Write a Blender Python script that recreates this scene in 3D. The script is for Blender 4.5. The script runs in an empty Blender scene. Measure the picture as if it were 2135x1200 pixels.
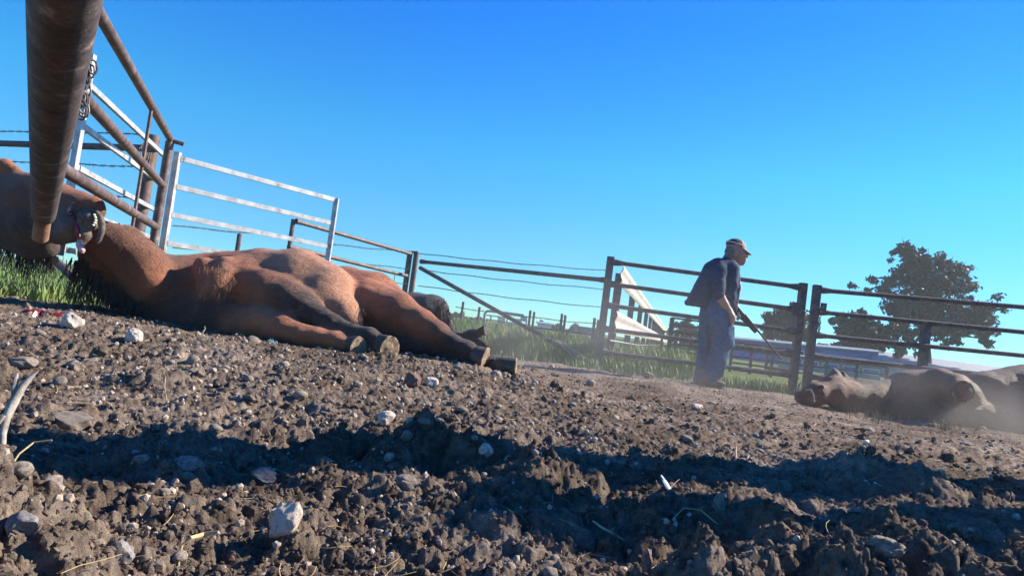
import bpy, bmesh, math, random
import numpy as np
from mathutils import Vector, Matrix
random.seed(7); rng = np.random.default_rng(7)
sc = bpy.context.scene
COL = sc.collection
R = math.radians
# ------------------------------------------------------------------ camera
HC, FPX, ROLL, PITCH = 0.42, 1391.0, R(7.52), R(2.9)
F_ = Vector((0, math.cos(PITCH), math.sin(PITCH))); U0 = Vector((0, -math.sin(PITCH), math.cos(PITCH))); R0 = Vector((1, 0, 0))
RR = R0 * math.cos(ROLL) + U0 * math.sin(ROLL); UU = U0 * math.cos(ROLL) - R0 * math.sin(ROLL)
cam = bpy.data.cameras.new('camera'); camo = bpy.data.objects.new('camera', cam); COL.objects.link(camo)
m = Matrix((RR, UU, -F_)).transposed().to_4x4(); m.translation = (0, 0, HC); camo.matrix_world = m
cam.sensor_width = 36; cam.lens = FPX / 2135 * 36; cam.clip_start = 0.02; cam.clip_end = 3000
sc.camera = camo
# ------------------------------------------------------------------ light
SUN_AZ, SUN_EL = R(69), R(33)          # azimuth clockwise from +Y
w = bpy.data.worlds.new('World'); sc.world = w; w.use_nodes = True
nt = w.node_tree; nt.nodes.clear()
sky = nt.nodes.new('ShaderNodeTexSky'); sky.sky_type = 'NISHITA'; sky.sun_disc = False
sky.sun_elevation = SUN_EL; sky.sun_rotation = SUN_AZ; sky.altitude = 300; sky.air_density = 0.85; sky.dust_density = 0.0; sky.ozone_density = 4.0
hs = nt.nodes.new('ShaderNodeHueSaturation'); hs.inputs['Hue'].default_value = 0.5; hs.inputs['Saturation'].default_value = 1.12; hs.inputs['Value'].default_value = 1.0
tint = nt.nodes.new('ShaderNodeMix'); tint.data_type = 'RGBA'; tint.blend_type = 'MULTIPLY'; tint.inputs[0].default_value = 1.0; tint.inputs[7].default_value = (0.50, 0.93, 1.30, 1)
bg = nt.nodes.new('ShaderNodeBackground'); bg.inputs['Strength'].default_value = 0.072
ow = nt.nodes.new('ShaderNodeOutputWorld')
nt.links.new(sky.outputs[0], hs.inputs['Color']); nt.links.new(hs.outputs[0], tint.inputs[6]); 
tcw = nt.nodes.new('ShaderNodeTexCoord'); sxyz = nt.nodes.new('ShaderNodeSeparateXYZ'); nt.links.new(tcw.outputs['Generated'], sxyz.inputs[0])
rmp = nt.nodes.new('ShaderNodeValToRGB'); el = rmp.color_ramp.elements                      # deep clear-day blue overhead, paler at the horizon
for i, (p_, c_) in enumerate(((0.0, (0.86, .88, .72)), (0.08, (0.74, .87, .74)), (0.24, (0.42, 1.20, 0.95)), (0.43, (0.0, 1.0, 1.30)), (1.0, (0.015, 0.85, 1.0)))):
    e_ = el[i] if i < 2 else el.new(p_); e_.position = p_; e_.color = (*c_, 1)
nt.links.new(sxyz.outputs[2], rmp.inputs[0]); grd = nt.nodes.new('ShaderNodeMix'); grd.data_type = 'RGBA'; grd.blend_type = 'MULTIPLY'; grd.inputs[0].default_value = 1.0
nt.links.new(tint.outputs[2], grd.inputs[6]); nt.links.new(rmp.outputs[0], grd.inputs[7]); nt.links.new(grd.outputs[2], bg.inputs['Color']); nt.links.new(bg.outputs[0], ow.inputs['Surface'])
sl = bpy.data.lights.new('sun', 'SUN'); sl.energy = 5.0; sl.angle = R(0.53); sl.color = (1.0, 0.89, 0.74)
so = bpy.data.objects.new('sun', sl); COL.objects.link(so)
SDIR = Vector((math.cos(SUN_EL) * math.sin(SUN_AZ), math.cos(SUN_EL) * math.cos(SUN_AZ), math.sin(SUN_EL)))
so.rotation_euler = SDIR.to_track_quat('Z', 'Y').to_euler()
sc.view_settings.view_transform = 'Standard'; sc.view_settings.look = 'None'
sc.view_settings.exposure = 1.24; sc.view_settings.gamma = 1.0; sc.view_settings.use_curve_mapping = False
sc.cycles.max_bounces = 5; sc.cycles.diffuse_bounces = 2; sc.cycles.glossy_bounces = 2; sc.cycles.volume_bounces = 1
sc.cycles.volume_step_rate = 1.5; sc.cycles.volume_max_steps = 96
# ------------------------------------------------------------------ helpers
def P(px, py, Y):
    """point of the place seen at pixel (px,py) of the 2135x1200 photograph, Y metres ahead"""
    d = F_ + RR * ((px - 1067.5) / FPX) - UU * ((py - 600) / FPX)
    return Vector((0, 0, HC)) + d * (Y / d.y)
def S(px, Y): return px * Y / FPX
BASES = {}
def tag(o, label=None, cat=None, group=None, kind=None):
    if label: o['label'] = label
    if cat: o['category'] = cat
    if group: o['group'] = group
    if kind: o['kind'] = kind
    return o
def thing(name, loc, label, cat, group=None):
    o = bpy.data.objects.new(name, None); COL.objects.link(o); o.empty_display_size = 0.1
    o.location = loc; BASES[o.name] = Vector(loc)
    return tag(o, label, cat, group)
def base_of(o):
    while o.parent: o = o.parent
    return BASES.get(o.name, Vector((0, 0, 0)))
def link_mesh(name, me, mat, parent=None):
    o = bpy.data.objects.new(name, me); COL.objects.link(o)
    if mat is not None: me.materials.append(mat)
    if parent: o.parent = parent
    return o
def np_mesh(name, V, Fc, smooth=True):
    V = np.asarray(V, np.float32); Fc = np.asarray(Fc, np.int32)
    me = bpy.data.meshes.new(name)
    me.vertices.add(len(V)); me.vertices.foreach_set('co', V.ravel())
    n, k = Fc.shape
    me.loops.add(n * k); me.loops.foreach_set('vertex_index', Fc.ravel())
    me.polygons.add(n); me.polygons.foreach_set('loop_start', np.arange(0, n * k, k, dtype=np.int32))
    me.polygons.foreach_set('use_smooth', np.full(n, smooth, bool))
    me.update(calc_edges=True); me.validate()
    return me
class MB:
    """gathers tubes, boxes and lumps (world coordinates) into ONE mesh"""
    def __init__(s): s.v = []; s.f = []
    def tube(s, pts, rad, n=8, caps=True, flat=None):
        pts = [Vector(p) for p in pts]; k = len(pts)
        rad = rad if hasattr(rad, '__len__') else [rad] * k
        b = len(s.v); up = None
        for i, p in enumerate(pts):
            t = (pts[min(i + 1, k - 1)] - pts[max(i - 1, 0)]).normalized()
            if up is None:
                up = Vector((0, 0, 1)) if abs(t.z) < 0.9 else Vector((0, 1, 0))
            x = t.cross(up).normalized(); y = x.cross(t).normalized(); up = y
            for j in range(n):
                a = 2 * math.pi * j / n
                s.v.append(p + x * (math.cos(a) * rad[i]) + y * (math.sin(a) * rad[i] * (flat or 1)))
        for i in range(k - 1):
            for j in range(n):
                s.f.append((b + i * n + j, b + i * n + (j + 1) % n, b + (i + 1) * n + (j + 1) % n, b + (i + 1) * n + j))
        if caps:
            s.f.append(tuple(b + j for j in reversed(range(n)))); s.f.append(tuple(b + (k - 1) * n + j for j in range(n)))
        return s
    def bar(s, a, b, w, h=None, up=(0, 0, 1)):
        a = Vector(a); b = Vector(b); h = h or w; t = (b - a).normalized(); up = Vector(up)
        if abs(t.dot(up)) > 0.95: up = Vector((0, 1, 0))
        x = t.cross(up).normalized(); y = x.cross(t).normalized(); n = len(s.v)
        for p in (a, b):
            for i, j in ((-1, -1), (1, -1), (1, 1), (-1, 1)): s.v.append(p + x * (i * w / 2) + y * (j * h / 2))
        for q in ((0, 1, 2, 3), (7, 6, 5, 4), (0, 4, 5, 1), (1, 5, 6, 2), (2, 6, 7, 3), (3, 7, 4, 0)): s.f.append(tuple(n + i for i in q))
        return s
    def box(s, c, d):
        c = Vector(c); return s.bar(c - Vector((0, 0, d[2] / 2)), c + Vector((0, 0, d[2] / 2)), d[0], d[1])
    def prism(s, poly, ext):
        """closed outline (world points) pushed along ext"""
        n = len(s.v); k = len(poly); ext = Vector(ext)
        s.v += [Vector(p) for p in poly] + [Vector(p) + ext for p in poly]
        s.f.append(tuple(n + i for i in range(k))); s.f.append(tuple(n + k + i for i in reversed(range(k))))
        for i in range(k): s.f.append((n + i, n + k + i, n + k + (i + 1) % k, n + (i + 1) % k))
        return s
    def lump(s, c, r, n=10, m_=6, jit=0.0):
        c = Vector(c); r = r if hasattr(r, '__len__') else (r, r, r); b = len(s.v)
        s.v.append(c + Vector((0, 0, r[2])))
        for i in range(1, m_):
            th = math.pi * i / m_
            for j in range(n):
                a = 2 * math.pi * j / n; q = 1 + random.uniform(-jit, jit)
                s.v.append(c + Vector((r[0] * math.sin(th) * math.cos(a), r[1] * math.sin(th) * math.sin(a), r[2] * math.cos(th))) * q)
        s.v.append(c - Vector((0, 0, r[2]))); e = len(s.v) - 1
        for j in range(n): s.f.append((b, b + 1 + j, b + 1 + (j + 1) % n)); s.f.append((e, e - n + (j + 1) % n, e - n + j))
        for i in range(m_ - 2):
            for j in range(n): s.f.append((b + 1 + i * n + j, b + 1 + (i + 1) * n + j, b + 1 + (i + 1) * n + (j + 1) % n, b + 1 + i * n + (j + 1) % n))
        return s
    def build(s, name, mat, parent=None, smooth=True, sharp=35):
        L = base_of(parent) if parent else Vector((0, 0, 0))
        me = bpy.data.meshes.new(name); me.from_pydata([tuple(p - L) for p in s.v], [], s.f)
        bm = bmesh.new(); bm.from_mesh(me); bmesh.ops.recalc_face_normals(bm, faces=bm.faces); bm.to_mesh(me); bm.free(); me.update()
        if smooth:
            me.polygons.foreach_set('use_smooth', [True] * len(me.polygons)); me.set_sharp_from_angle(angle=R(sharp))
        return link_mesh(name, me, mat, parent)
# ------------------------------------------------------------------ numpy noise
def _h(ix, iy, s):
    n = (ix.astype(np.int64) * 374761393 + iy.astype(np.int64) * 668265263 + s * 1442695041) & 0xFFFFFFFF
    n = ((n ^ (n >> 13)) * 1274126177) & 0xFFFFFFFF
    n = ((n ^ (n >> 16)) * 2246822519) & 0xFFFFFFFF
    return ((n ^ (n >> 15)) & 0xFFFFFF) / float(0xFFFFFF)
def vnoise(x, y, s=0):
    ix = np.floor(x); iy = np.floor(y); fx = x - ix; fy = y - iy
    fx = fx * fx * (3 - 2 * fx); fy = fy * fy * (3 - 2 * fy)
    a = _h(ix, iy, s); b = _h(ix + 1, iy, s); c = _h(ix, iy + 1, s); d = _h(ix + 1, iy + 1, s)
    return (a + (b - a) * fx) * (1 - fy) + (c + (d - c) * fx) * fy
def fbm(x, y, o=4, s=0):
    t = 0; a = 0.5
    for i in range(o): t = t + a * vnoise(x * 2 ** i, y * 2 ** i, s + i); a *= 0.5
    return t
def lumps(x, y, s):
    """rounded clods of random height: 0..1"""
    ix = np.floor(x); iy = np.floor(y); out = np.zeros_like(x)
    for dx in (-1, 0, 1):
        for dy in (-1, 0, 1):
            cx = ix + dx; cy = iy + dy
            jx = cx + _h(cx, cy, s); jy = cy + _h(cx, cy, s + 1); hh = _h(cx, cy, s + 2); rr = 0.35 + 0.5 * _h(cx, cy, s + 3)
            d2 = ((x - jx) ** 2 + (y - jy) ** 2) / rr ** 2
            out = np.maximum(out, np.sqrt(np.clip(1 - d2, 0, 1)) * (0.25 + 0.75 * hh))
    return out
def sst(a, b, x):
    t = np.clip((x - a) / (b - a), 0, 1); return t * t * (3 - 2 * t)
# trenches and ridges of the churned yard, as polylines on the ground: (points, half width, depth)
def gpt(px, py, z=0.03):
    d = F_ + RR * ((px - 1067.5) / FPX) - UU * ((py - 600) / FPX)
    t = (z - HC) / d.z; return (d.x * t, d.y * t)
TRENCH = [([gpt(120, 985), gpt(420, 945), gpt(640, 955), gpt(930, 985)], 0.13, 0.17),
          ([gpt(190, 860), gpt(420, 870), gpt(560, 850)], 0.10, 0.10),
          ([gpt(690, 830), gpt(820, 832), gpt(960, 850)], 0.10, 0.116),
          ([gpt(1130, 915), gpt(1360, 920), gpt(1620, 935)], 0.11, 0.087),
          ([gpt(1500, 905), gpt(1750, 930), gpt(2135, 990)], 0.12, 0.102),
          ([gpt(1180, 1040), gpt(1420, 1110), gpt(1700, 1090)], 0.10, 0.116),
          ([gpt(1500, 1010), gpt(1750, 1030), gpt(2140, 1080)], 0.09, 0.102),
          ([gpt(1100, 1180), gpt(1500, 1190), gpt(2000, 1180)], 0.07, 0.087),
          ([gpt(880, 1160), gpt(980, 1120), gpt(1100, 1090)], 0.05, 0.058)]
def G0(x, y):
    x = np.asarray(x, float); y = np.asarray(y, float)
    z = 0.13 * sst(0.9, -0.4, x) * sst(2.0, 3.4, y) * sst(7.0, 5.0, y)
    z = z - 0.10 * sst(6.0, 9.5, y)
    z = z + 0.05 * sst(1.8, 2.5, y) * sst(4.6, 3.0, y) * sst(0.2, 1.4, x)
    return z
def Gz(x, y, detail=True):
    x = np.asarray(x, float); y = np.asarray(y, float); r = np.hypot(x, y) + 1e-6
    z = G0(x, y)
    wx = x + 0.10 * (fbm(x * 5, y * 5, 3, 11) - 0.5) * 2; wy = y + 0.10 * (fbm(x * 5, y * 5, 3, 17) - 0.5) * 2
    yard = sst(10.5, 8.5, y)
    for pts, hw, dp in TRENCH:
        px_ = np.array([p[0] for p in pts]); py_ = np.array([p[1] for p in pts]); yl = np.interp(x, px_, py_); sd_ = wy - yl + 0.30 * (fbm(x * 6, y * 6, 5, 23) - 0.48)
        ends = sst(px_[0] - 0.12, px_[0] + 0.10, x) * sst(px_[-1] + 0.12, px_[-1] - 0.10, x)
        z = z + 0.14 * ends * dp * (-sst(-2.6 * hw, -0.3 * hw, sd_) * sst(1.5 * hw, 0.0 * hw, sd_) + 0.8 * sst(-0.3 * hw, 1.5 * hw, sd_) * sst(4.5 * hw, 0.7 * hw, sd_))
    z = z + (fbm(x * 1.1, y * 1.1, 3, 3) - 0.45) * 0.10 * yard * sst(0.5, 1.2, r)
    if detail:
        rough = (0.35 + 0.65 * sst(0.42, 0.58, fbm(x * 1.7, y * 1.7, 3, 5))) * yard
        near = sst(3.4, 1.6, r)
        amp = (0.16 + 0.84 * near) * (0.35 + 0.65 * sst(0.35, 0.8, np.hypot(x - 2.25, y - 7.6)))
        w2x = x + 0.035 * (fbm(x * 22, y * 22, 3, 31) - 0.5) * 2; w2y = y + 0.035 * (fbm(x * 22, y * 22, 3, 37) - 0.5) * 2
        for s_, a_, sd in ((0.34, 0.120, 40), (0.15, 0.090, 50), (0.055, 0.036, 60), (0.024, 0.017, 70), (0.011, 0.009, 80)):
            fade = sst(s_ / 0.0022, s_ / 0.0050, r) if s_ < 0.06 else 1.0
            q = lumps(w2x / s_, w2y / s_, sd)
            aa = a_ * (amp if s_ > 0.03 else 1.0)
            z = z + aa * q * (rough if s_ > 0.1 else (0.45 + 0.55 * rough)) * fade * yard
        z = z + yard * (0.030 * (fbm(x * 34, y * 34, 3, 101) - 0.45) * sst(7, 3, r) + 0.016 * (fbm(x * 90, y * 90, 2, 111) - 0.38) * sst(3.6, 1.6, r)) * (0.5 + 0.5 * rough)
    return z
def gz(x, y): return float(Gz(np.array([x]), np.array([y]))[0])
def g0(x, y): return float(Gz(np.array([x]), np.array([y]), False)[0])
def hit(px, py, y0=0.55, y1=14):
    """where the sight line through a pixel meets the soil"""
    d = F_ + RR * ((px - 1067.5) / FPX) - UU * ((py - 600) / FPX); d = d / d.y; ys = np.arange(y0, y1, 0.008)
    z = Gz(d.x * ys, ys); below = np.where(HC + d.z * ys <= z)[0]; y = float(ys[below[0]]) if len(below) else y1
    return P(px, py, y)
# ------------------------------------------------------------------ materials
def new_mat(name):
    m_ = bpy.data.materials.new(name); m_.use_nodes = True
    n = m_.node_tree; b = n.nodes['Principled BSDF']
    return m_, n, b
def node(n, t, **kw):
    o = n.nodes.new(t)
    for k, v in kw.items():
        if k in o.inputs.keys(): o.inputs[k].default_value = v
        else: setattr(o, k, v)
    return o
def ramp(n, fac, stops):
    r = n.nodes.new('ShaderNodeValToRGB'); e = r.color_ramp.elements
    while len(e) < len(stops): e.new(0.5)
    for i, (p, c) in enumerate(stops): e[i].position = p; e[i].color = (*c, 1)
    n.links.new(fac, r.inputs[0]); return r.outputs[0]
def mixc(n, a, b, fac, mode='MIX'):
    x = n.nodes.new('ShaderNodeMix'); x.data_type = 'RGBA'; x.blend_type = mode
    for sock, v in ((x.inputs[0], fac), (x.inputs[6], a), (x.inputs[7], b)):
        if isinstance(v, (int, float)): sock.default_value = v
        elif isinstance(v, tuple): sock.default_value = (*v, 1) if len(v) == 3 else v
        else: n.links.new(v, sock)
    return x.outputs[2]
def noisy(name, stops, scale=20, rough=0.7, metal=0.0, bump=0.3, bscale=None, stretch=(1, 1, 1), detail=6, bdist=0.01, spec=0.3, rand=0.0):
    m_, n, b = new_mat(name)
    tc = node(n, 'ShaderNodeTexCoord'); mp = node(n, 'ShaderNodeMapping', Scale=stretch); n.links.new(tc.outputs['Object'], mp.inputs[0])
    t = node(n, 'ShaderNodeTexNoise', Scale=scale, Detail=detail, Roughness=0.65); n.links.new(mp.outputs[0], t.inputs['Vector'])
    c = ramp(n, t.outputs['Fac'], stops)
    if rand:
        oi = node(n, 'ShaderNodeObjectInfo'); v = node(n, 'ShaderNodeMapRange'); v.inputs[3].default_value = 1 - rand; v.inputs[4].default_value = 1 + rand
        n.links.new(oi.outputs['Random'], v.inputs[0]); hsn = node(n, 'ShaderNodeHueSaturation'); n.links.new(v.outputs[0], hsn.inputs['Value']); n.links.new(c, hsn.inputs['Color']); c = hsn.outputs[0]
    n.links.new(c, b.inputs['Base Color'])
    b.inputs['Roughness'].default_value = rough; b.inputs['Metallic'].default_value = metal; b.inputs['Specular IOR Level'].default_value = spec
    if bump:
        t2 = node(n, 'ShaderNodeTexNoise', Scale=bscale or scale * 4, Detail=5, Roughness=0.7); n.links.new(mp.outputs[0], t2.inputs['Vector'])
        bp = node(n, 'ShaderNodeBump', Strength=bump, Distance=bdist); n.links.new(t2.outputs['Fac'], bp.inputs['Height']); n.links.new(bp.outputs[0], b.inputs['Normal'])
    return m_
M = {}
M['rust'] = noisy('rusty_pipe_steel', [(0.30, (0.060, 0.042, 0.042)), (0.48, (0.125, 0.086, 0.078)), (0.60, (0.18, 0.130, 0.115)), (0.70, (0.32, 0.28, 0.26))], 16, 0.55, 0.25, 0.4, 90, detail=10, bdist=0.004)
M['rust_big'] = noisy('scuffed_rusty_steel', [(0.36, (0.040, 0.030, 0.032)), (0.50, (0.080, 0.060, 0.058)), (0.60, (0.135, 0.105, 0.098)), (0.70, (0.36, 0.31, 0.28))], 24, 0.7, 0.0, 0.6, 70, (1.0, 1.0, 1.0), 10, 0.004)
M['sleeve'] = noisy('rust_orange_steel', [(0.35, (0.16, 0.085, 0.055)), (0.6, (0.30, 0.18, 0.12))], 18, 0.6, 0.2, 0.4, bdist=0.003)
M['galv'] = noisy('galvanised_steel', [(0.30, (0.20, 0.13, 0.10)), (0.36, (0.32, 0.32, 0.33)), (0.5, (0.46, 0.46, 0.46)), (0.68, (0.60, 0.59, 0.57))], 11, 0.42, 0.35, 0.15, bdist=0.003)
M['guard'] = noisy('weathered_guard_rail', [(0.32, (0.26, 0.20, 0.16)), (0.42, (0.42, 0.37, 0.32)), (0.55, (0.52, 0.48, 0.43)), (0.68, (0.62, 0.58, 0.53))], 5, 0.5, 0.25, 0.1, bdist=0.003)
M['pipe'] = noisy('dark_fence_pipe', [(0.35, (0.075, 0.062, 0.066)), (0.55, (0.135, 0.105, 0.098)), (0.70, (0.22, 0.17, 0.145))], 12, 0.6, 0.2, 0.3, bdist=0.003)
M['post'] = noisy('weathered_post_steel', [(0.35, (0.085, 0.065, 0.060)), (0.55, (0.16, 0.115, 0.10)), (0.70, (0.24, 0.19, 0.16))], 12, 0.6, 0.2, 0.3, bdist=0.003)
M['wire'] = noisy('barbed_wire_steel', [(0.4, (0.05, 0.05, 0.055)), (0.6, (0.12, 0.10, 0.09))], 60, 0.6, 0.5, 0)
M['chain'] = noisy('chain_steel', [(0.4, (0.05, 0.05, 0.055)), (0.6, (0.14, 0.13, 0.125))], 80, 0.5, 0.3, 0)
M['hair'] = noisy('black_mane_hair', [(0.4, (0.018, 0.014, 0.013)), (0.7, (0.055, 0.042, 0.034))], 40, 0.55, 0, 0)
M['hoof'] = noisy('horn_of_hoof', [(0.35, (0.045, 0.036, 0.032)), (0.6, (0.12, 0.092, 0.072))], 25, 0.6, 0, 0.4, bdist=0.004)
M['sole'] = noisy('dirty_hoof_sole', [(0.35, (0.10, 0.07, 0.045)), (0.52, (0.30, 0.215, 0.135)), (0.68, (0.46, 0.36, 0.24))], 45, 0.85, 0, 0.9, 60, bdist=0.01)
M['sole_dark'] = noisy('dark_muddy_sole', [(0.35, (0.035, 0.032, 0.03)), (0.6, (0.10, 0.085, 0.07))], 25, 0.85, 0, 0.8, 40, bdist=0.01)
M['lip'] = noisy('grey_lip_skin', [(0.35, (0.060, 0.046, 0.040)), (0.6, (0.15, 0.118, 0.098))], 60, 0.7, 0, 0.4, bdist=0.004)
M['teeth'] = noisy('ivory_teeth', [(0.3, (0.55, 0.50, 0.38)), (0.7, (0.72, 0.68, 0.55))], 60, 0.35, 0, 0)
M['tongue'] = noisy('pale_pink_tongue', [(0.35, (0.42, 0.22, 0.21)), (0.65, (0.62, 0.42, 0.40))], 50, 0.4, 0, 0.2, bdist=0.003)
M['blood'] = noisy('wet_blood', [(0.35, (0.11, 0.006, 0.012)), (0.65, (0.24, 0.013, 0.028))], 25, 0.18, 0, 0.3, 40, bdist=0.004, spec=0.6)
M['eye'] = noisy('dark_eye', [(0.4, (0.012, 0.009, 0.008)), (0.6, (0.03, 0.02, 0.015))], 20, 0.1, 0, 0, spec=0.6)
M['skin'] = noisy('weathered_skin', [(0.4, (0.34, 0.175, 0.125)), (0.65, (0.46, 0.26, 0.19))], 40, 0.55, 0, 0.1, bdist=0.003)
M['shirt'] = noisy('navy_work_shirt', [(0.35, (0.012, 0.036, 0.072)), (0.65, (0.022, 0.058, 0.110))], 14, 0.85, 0, 0.5, 18, bdist=0.03)
M['undershirt'] = noisy('pale_undershirt', [(0.4, (0.30, 0.33, 0.38)), (0.6, (0.42, 0.45, 0.50))], 30, 0.85, 0, 0.2)
M['jeans'] = noisy('blue_denim', [(0.36, (0.010, 0.060, 0.135)), (0.52, (0.016, 0.085, 0.18)), (0.70, (0.045, 0.150, 0.27))], 26, 0.85, 0, 0.7, 30, bdist=0.02, stretch=(1, 1, 2.2))
M['boot'] = noisy('dusty_leather', [(0.4, (0.05, 0.040, 0.034)), (0.65, (0.14, 0.11, 0.09))], 20, 0.7, 0, 0.2)
M['cap'] = noisy('dark_cap_cloth', [(0.4, (0.06, 0.045, 0.052)), (0.65, (0.10, 0.075, 0.078))], 40, 0.85, 0, 0.2)
M['capfront'] = noisy('pinkish_cap_front', [(0.4, (0.34, 0.19, 0.17)), (0.65, (0.45, 0.29, 0.26))], 30, 0.85, 0, 0.2)  # pinkish, lighter than the rest of the cap
M['white'] = noisy('off_white', [(0.4, (0.62, 0.60, 0.58)), (0.6, (0.75, 0.74, 0.72))], 30, 0.6, 0, 0.1)
M['gun'] = noisy('blued_gun_steel', [(0.4, (0.018, 0.018, 0.02)), (0.6, (0.035, 0.035, 0.038))], 30, 0.75, 0, 0)
M['greyhair'] = noisy('grey_hair', [(0.4, (0.10, 0.09, 0.085)), (0.6, (0.25, 0.23, 0.21))], 80, 0.8, 0, 0.2)
M['bark'] = noisy('bark', [(0.4, (0.07, 0.055, 0.045)), (0.6, (0.16, 0.13, 0.105))], 6, 0.9, 0, 0.6, bdist=0.05)
M['twine'] = noisy('faded_blue_twine', [(0.4, (0.15, 0.32, 0.38)), (0.6, (0.32, 0.50, 0.55))], 60, 0.8, 0, 0)
M['bone'] = noisy('bleached_wood', [(0.35, (0.17, 0.145, 0.12)), (0.55, (0.34, 0.305, 0.265)), (0.7, (0.46, 0.42, 0.37))], 40, 0.8, 0, 0.5, 40, bdist=0.004)
M['straw'] = noisy('dry_straw', [(0.4, (0.36, 0.26, 0.12)), (0.6, (0.55, 0.42, 0.22))], 20, 0.7, 0, 0, rand=0.3)
M['feather'] = noisy('white_feather', [(0.4, (0.55, 0.55, 0.55)), (0.6, (0.72, 0.72, 0.72))], 60, 0.8, 0, 0.2)
M['roof'] = noisy('pale_metal_roof', [(0.4, (0.20, 0.24, 0.29)), (0.6, (0.29, 0.33, 0.37))], 2, 0.5, 0.2, 0)
M['greywall'] = noisy('grey_sheet_wall', [(0.4, (0.20, 0.22, 0.24)), (0.6, (0.29, 0.31, 0.33))], 2, 0.6, 0.1, 0)
M['bluewall'] = noisy('blue_painted_panel', [(0.4, (0.03, 0.10, 0.30)), (0.6, (0.05, 0.16, 0.42))], 2, 0.5, 0.1, 0)
M['darkopen'] = noisy('dark_opening', [(0.4, (0.02, 0.022, 0.028)), (0.6, (0.05, 0.05, 0.06))], 2, 0.7, 0, 0)
M['tan'] = noisy('tan_dry_wood', [(0.4, (0.30, 0.22, 0.14)), (0.6, (0.45, 0.35, 0.24))], 14, 0.8, 0, 0.3)
M['orange'] = noisy('faded_orange_plastic', [(0.4, (0.45, 0.10, 0.05)), (0.6, (0.60, 0.17, 0.08))], 14, 0.6, 0, 0)
def leaf_mat(name, c1, c2, c3):
    m_ = noisy(name, [(0.3, c1), (0.5, c2), (0.7, c3)], 1.6, 0.6, 0, 0, detail=8)
    m_.node_tree.nodes['Principled BSDF'].inputs['Specular IOR Level'].default_value = 0.25
    return m_
M['leaf'] = leaf_mat('dark_tree_foliage', (0.024, 0.048, 0.030), (0.045, 0.080, 0.045), (0.09, 0.13, 0.075))
M['leaf2'] = leaf_mat('grey_green_foliage', (0.06, 0.075, 0.05), (0.09, 0.11, 0.07), (0.14, 0.16, 0.10))
M['grass'] = noisy('green_field_grass', [(0.3, (0.085, 0.15, 0.035)), (0.5, (0.14, 0.22, 0.055)), (0.7, (0.26, 0.30, 0.11))], 0.9, 0.55, 0, 0, detail=9, spec=0.3)
M['dead_grass'] = noisy('dead_grass', [(0.35, (0.20, 0.17, 0.09)), (0.6, (0.36, 0.30, 0.17))], 3, 0.8, 0, 0)
def coat(name, rough=0.62, fine=160):
    m_, n, b = new_mat(name)
    at = node(n, 'ShaderNodeAttribute'); at.attribute_name = 'coat'
    tc = node(n, 'ShaderNodeTexCoord')
    t = node(n, 'ShaderNodeTexNoise', Scale=7.0, Detail=8, Roughness=0.7); n.links.new(tc.outputs['Object'], t.inputs['Vector'])
    v = ramp(n, t.outputs['Fac'], [(0.3, (0.62, 0.60, 0.60)), (0.5, (1, 1, 1)), (0.7, (1.35, 1.32, 1.3))])
    c = mixc(n, at.outputs['Color'], v, 1.0, 'MULTIPLY')
    mp = node(n, 'ShaderNodeMapping', Scale=(1.0, 1.0, 3.0)); mp.inputs['Rotation'].default_value = (0.2, 0.5, 0.3); n.links.new(tc.outputs['Object'], mp.inputs[0])
    h = node(n, 'ShaderNodeTexNoise', Scale=fine, Detail=4, Roughness=0.75); n.links.new(mp.outputs[0], h.inputs['Vector'])
    mp2 = node(n, 'ShaderNodeMapping', Scale=(0.5, 1.0, 1.3)); n.links.new(tc.outputs['Object'], mp2.inputs[0])
    d = node(n, 'ShaderNodeTexNoise', Scale=46.0, Detail=6, Roughness=0.8); n.links.new(mp2.outputs[0], d.inputs['Vector'])
    dust = ramp(n, d.outputs['Fac'], [(0.54, (0, 0, 0)), (0.70, (0.6, 0.6, 0.6))])
    c2 = mixc(n, c, (0.30, 0.19, 0.125), dust)
    hv = ramp(n, h.outputs['Fac'], [(0.3, (0.72, 0.72, 0.72)), (0.7, (1.25, 1.25, 1.25))])
    c3 = mixc(n, c2, hv, 1.0, 'MULTIPLY')
    n.links.new(c3, b.inputs['Base Color']); b.inputs['Roughness'].default_value = rough; b.inputs['Specular IOR Level'].default_value = 0.25
    b.inputs['Sheen Weight'].default_value = 0.15; b.inputs['Sheen Roughness'].default_value = 0.5
    bp = node(n, 'ShaderNodeBump', Strength=0.5, Distance=0.004); n.links.new(h.outputs['Fac'], bp.inputs['Height'])
    bp2 = node(n, 'ShaderNodeBump', Strength=0.6, Distance=0.03); n.links.new(d.outputs['Fac'], bp2.inputs['Height']); n.links.new(bp.outputs[0], bp2.inputs['Normal'])
    n.links.new(bp2.outputs[0], b.inputs['Normal'])
    return m_
M['coat'] = coat('horse_coat')
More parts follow.
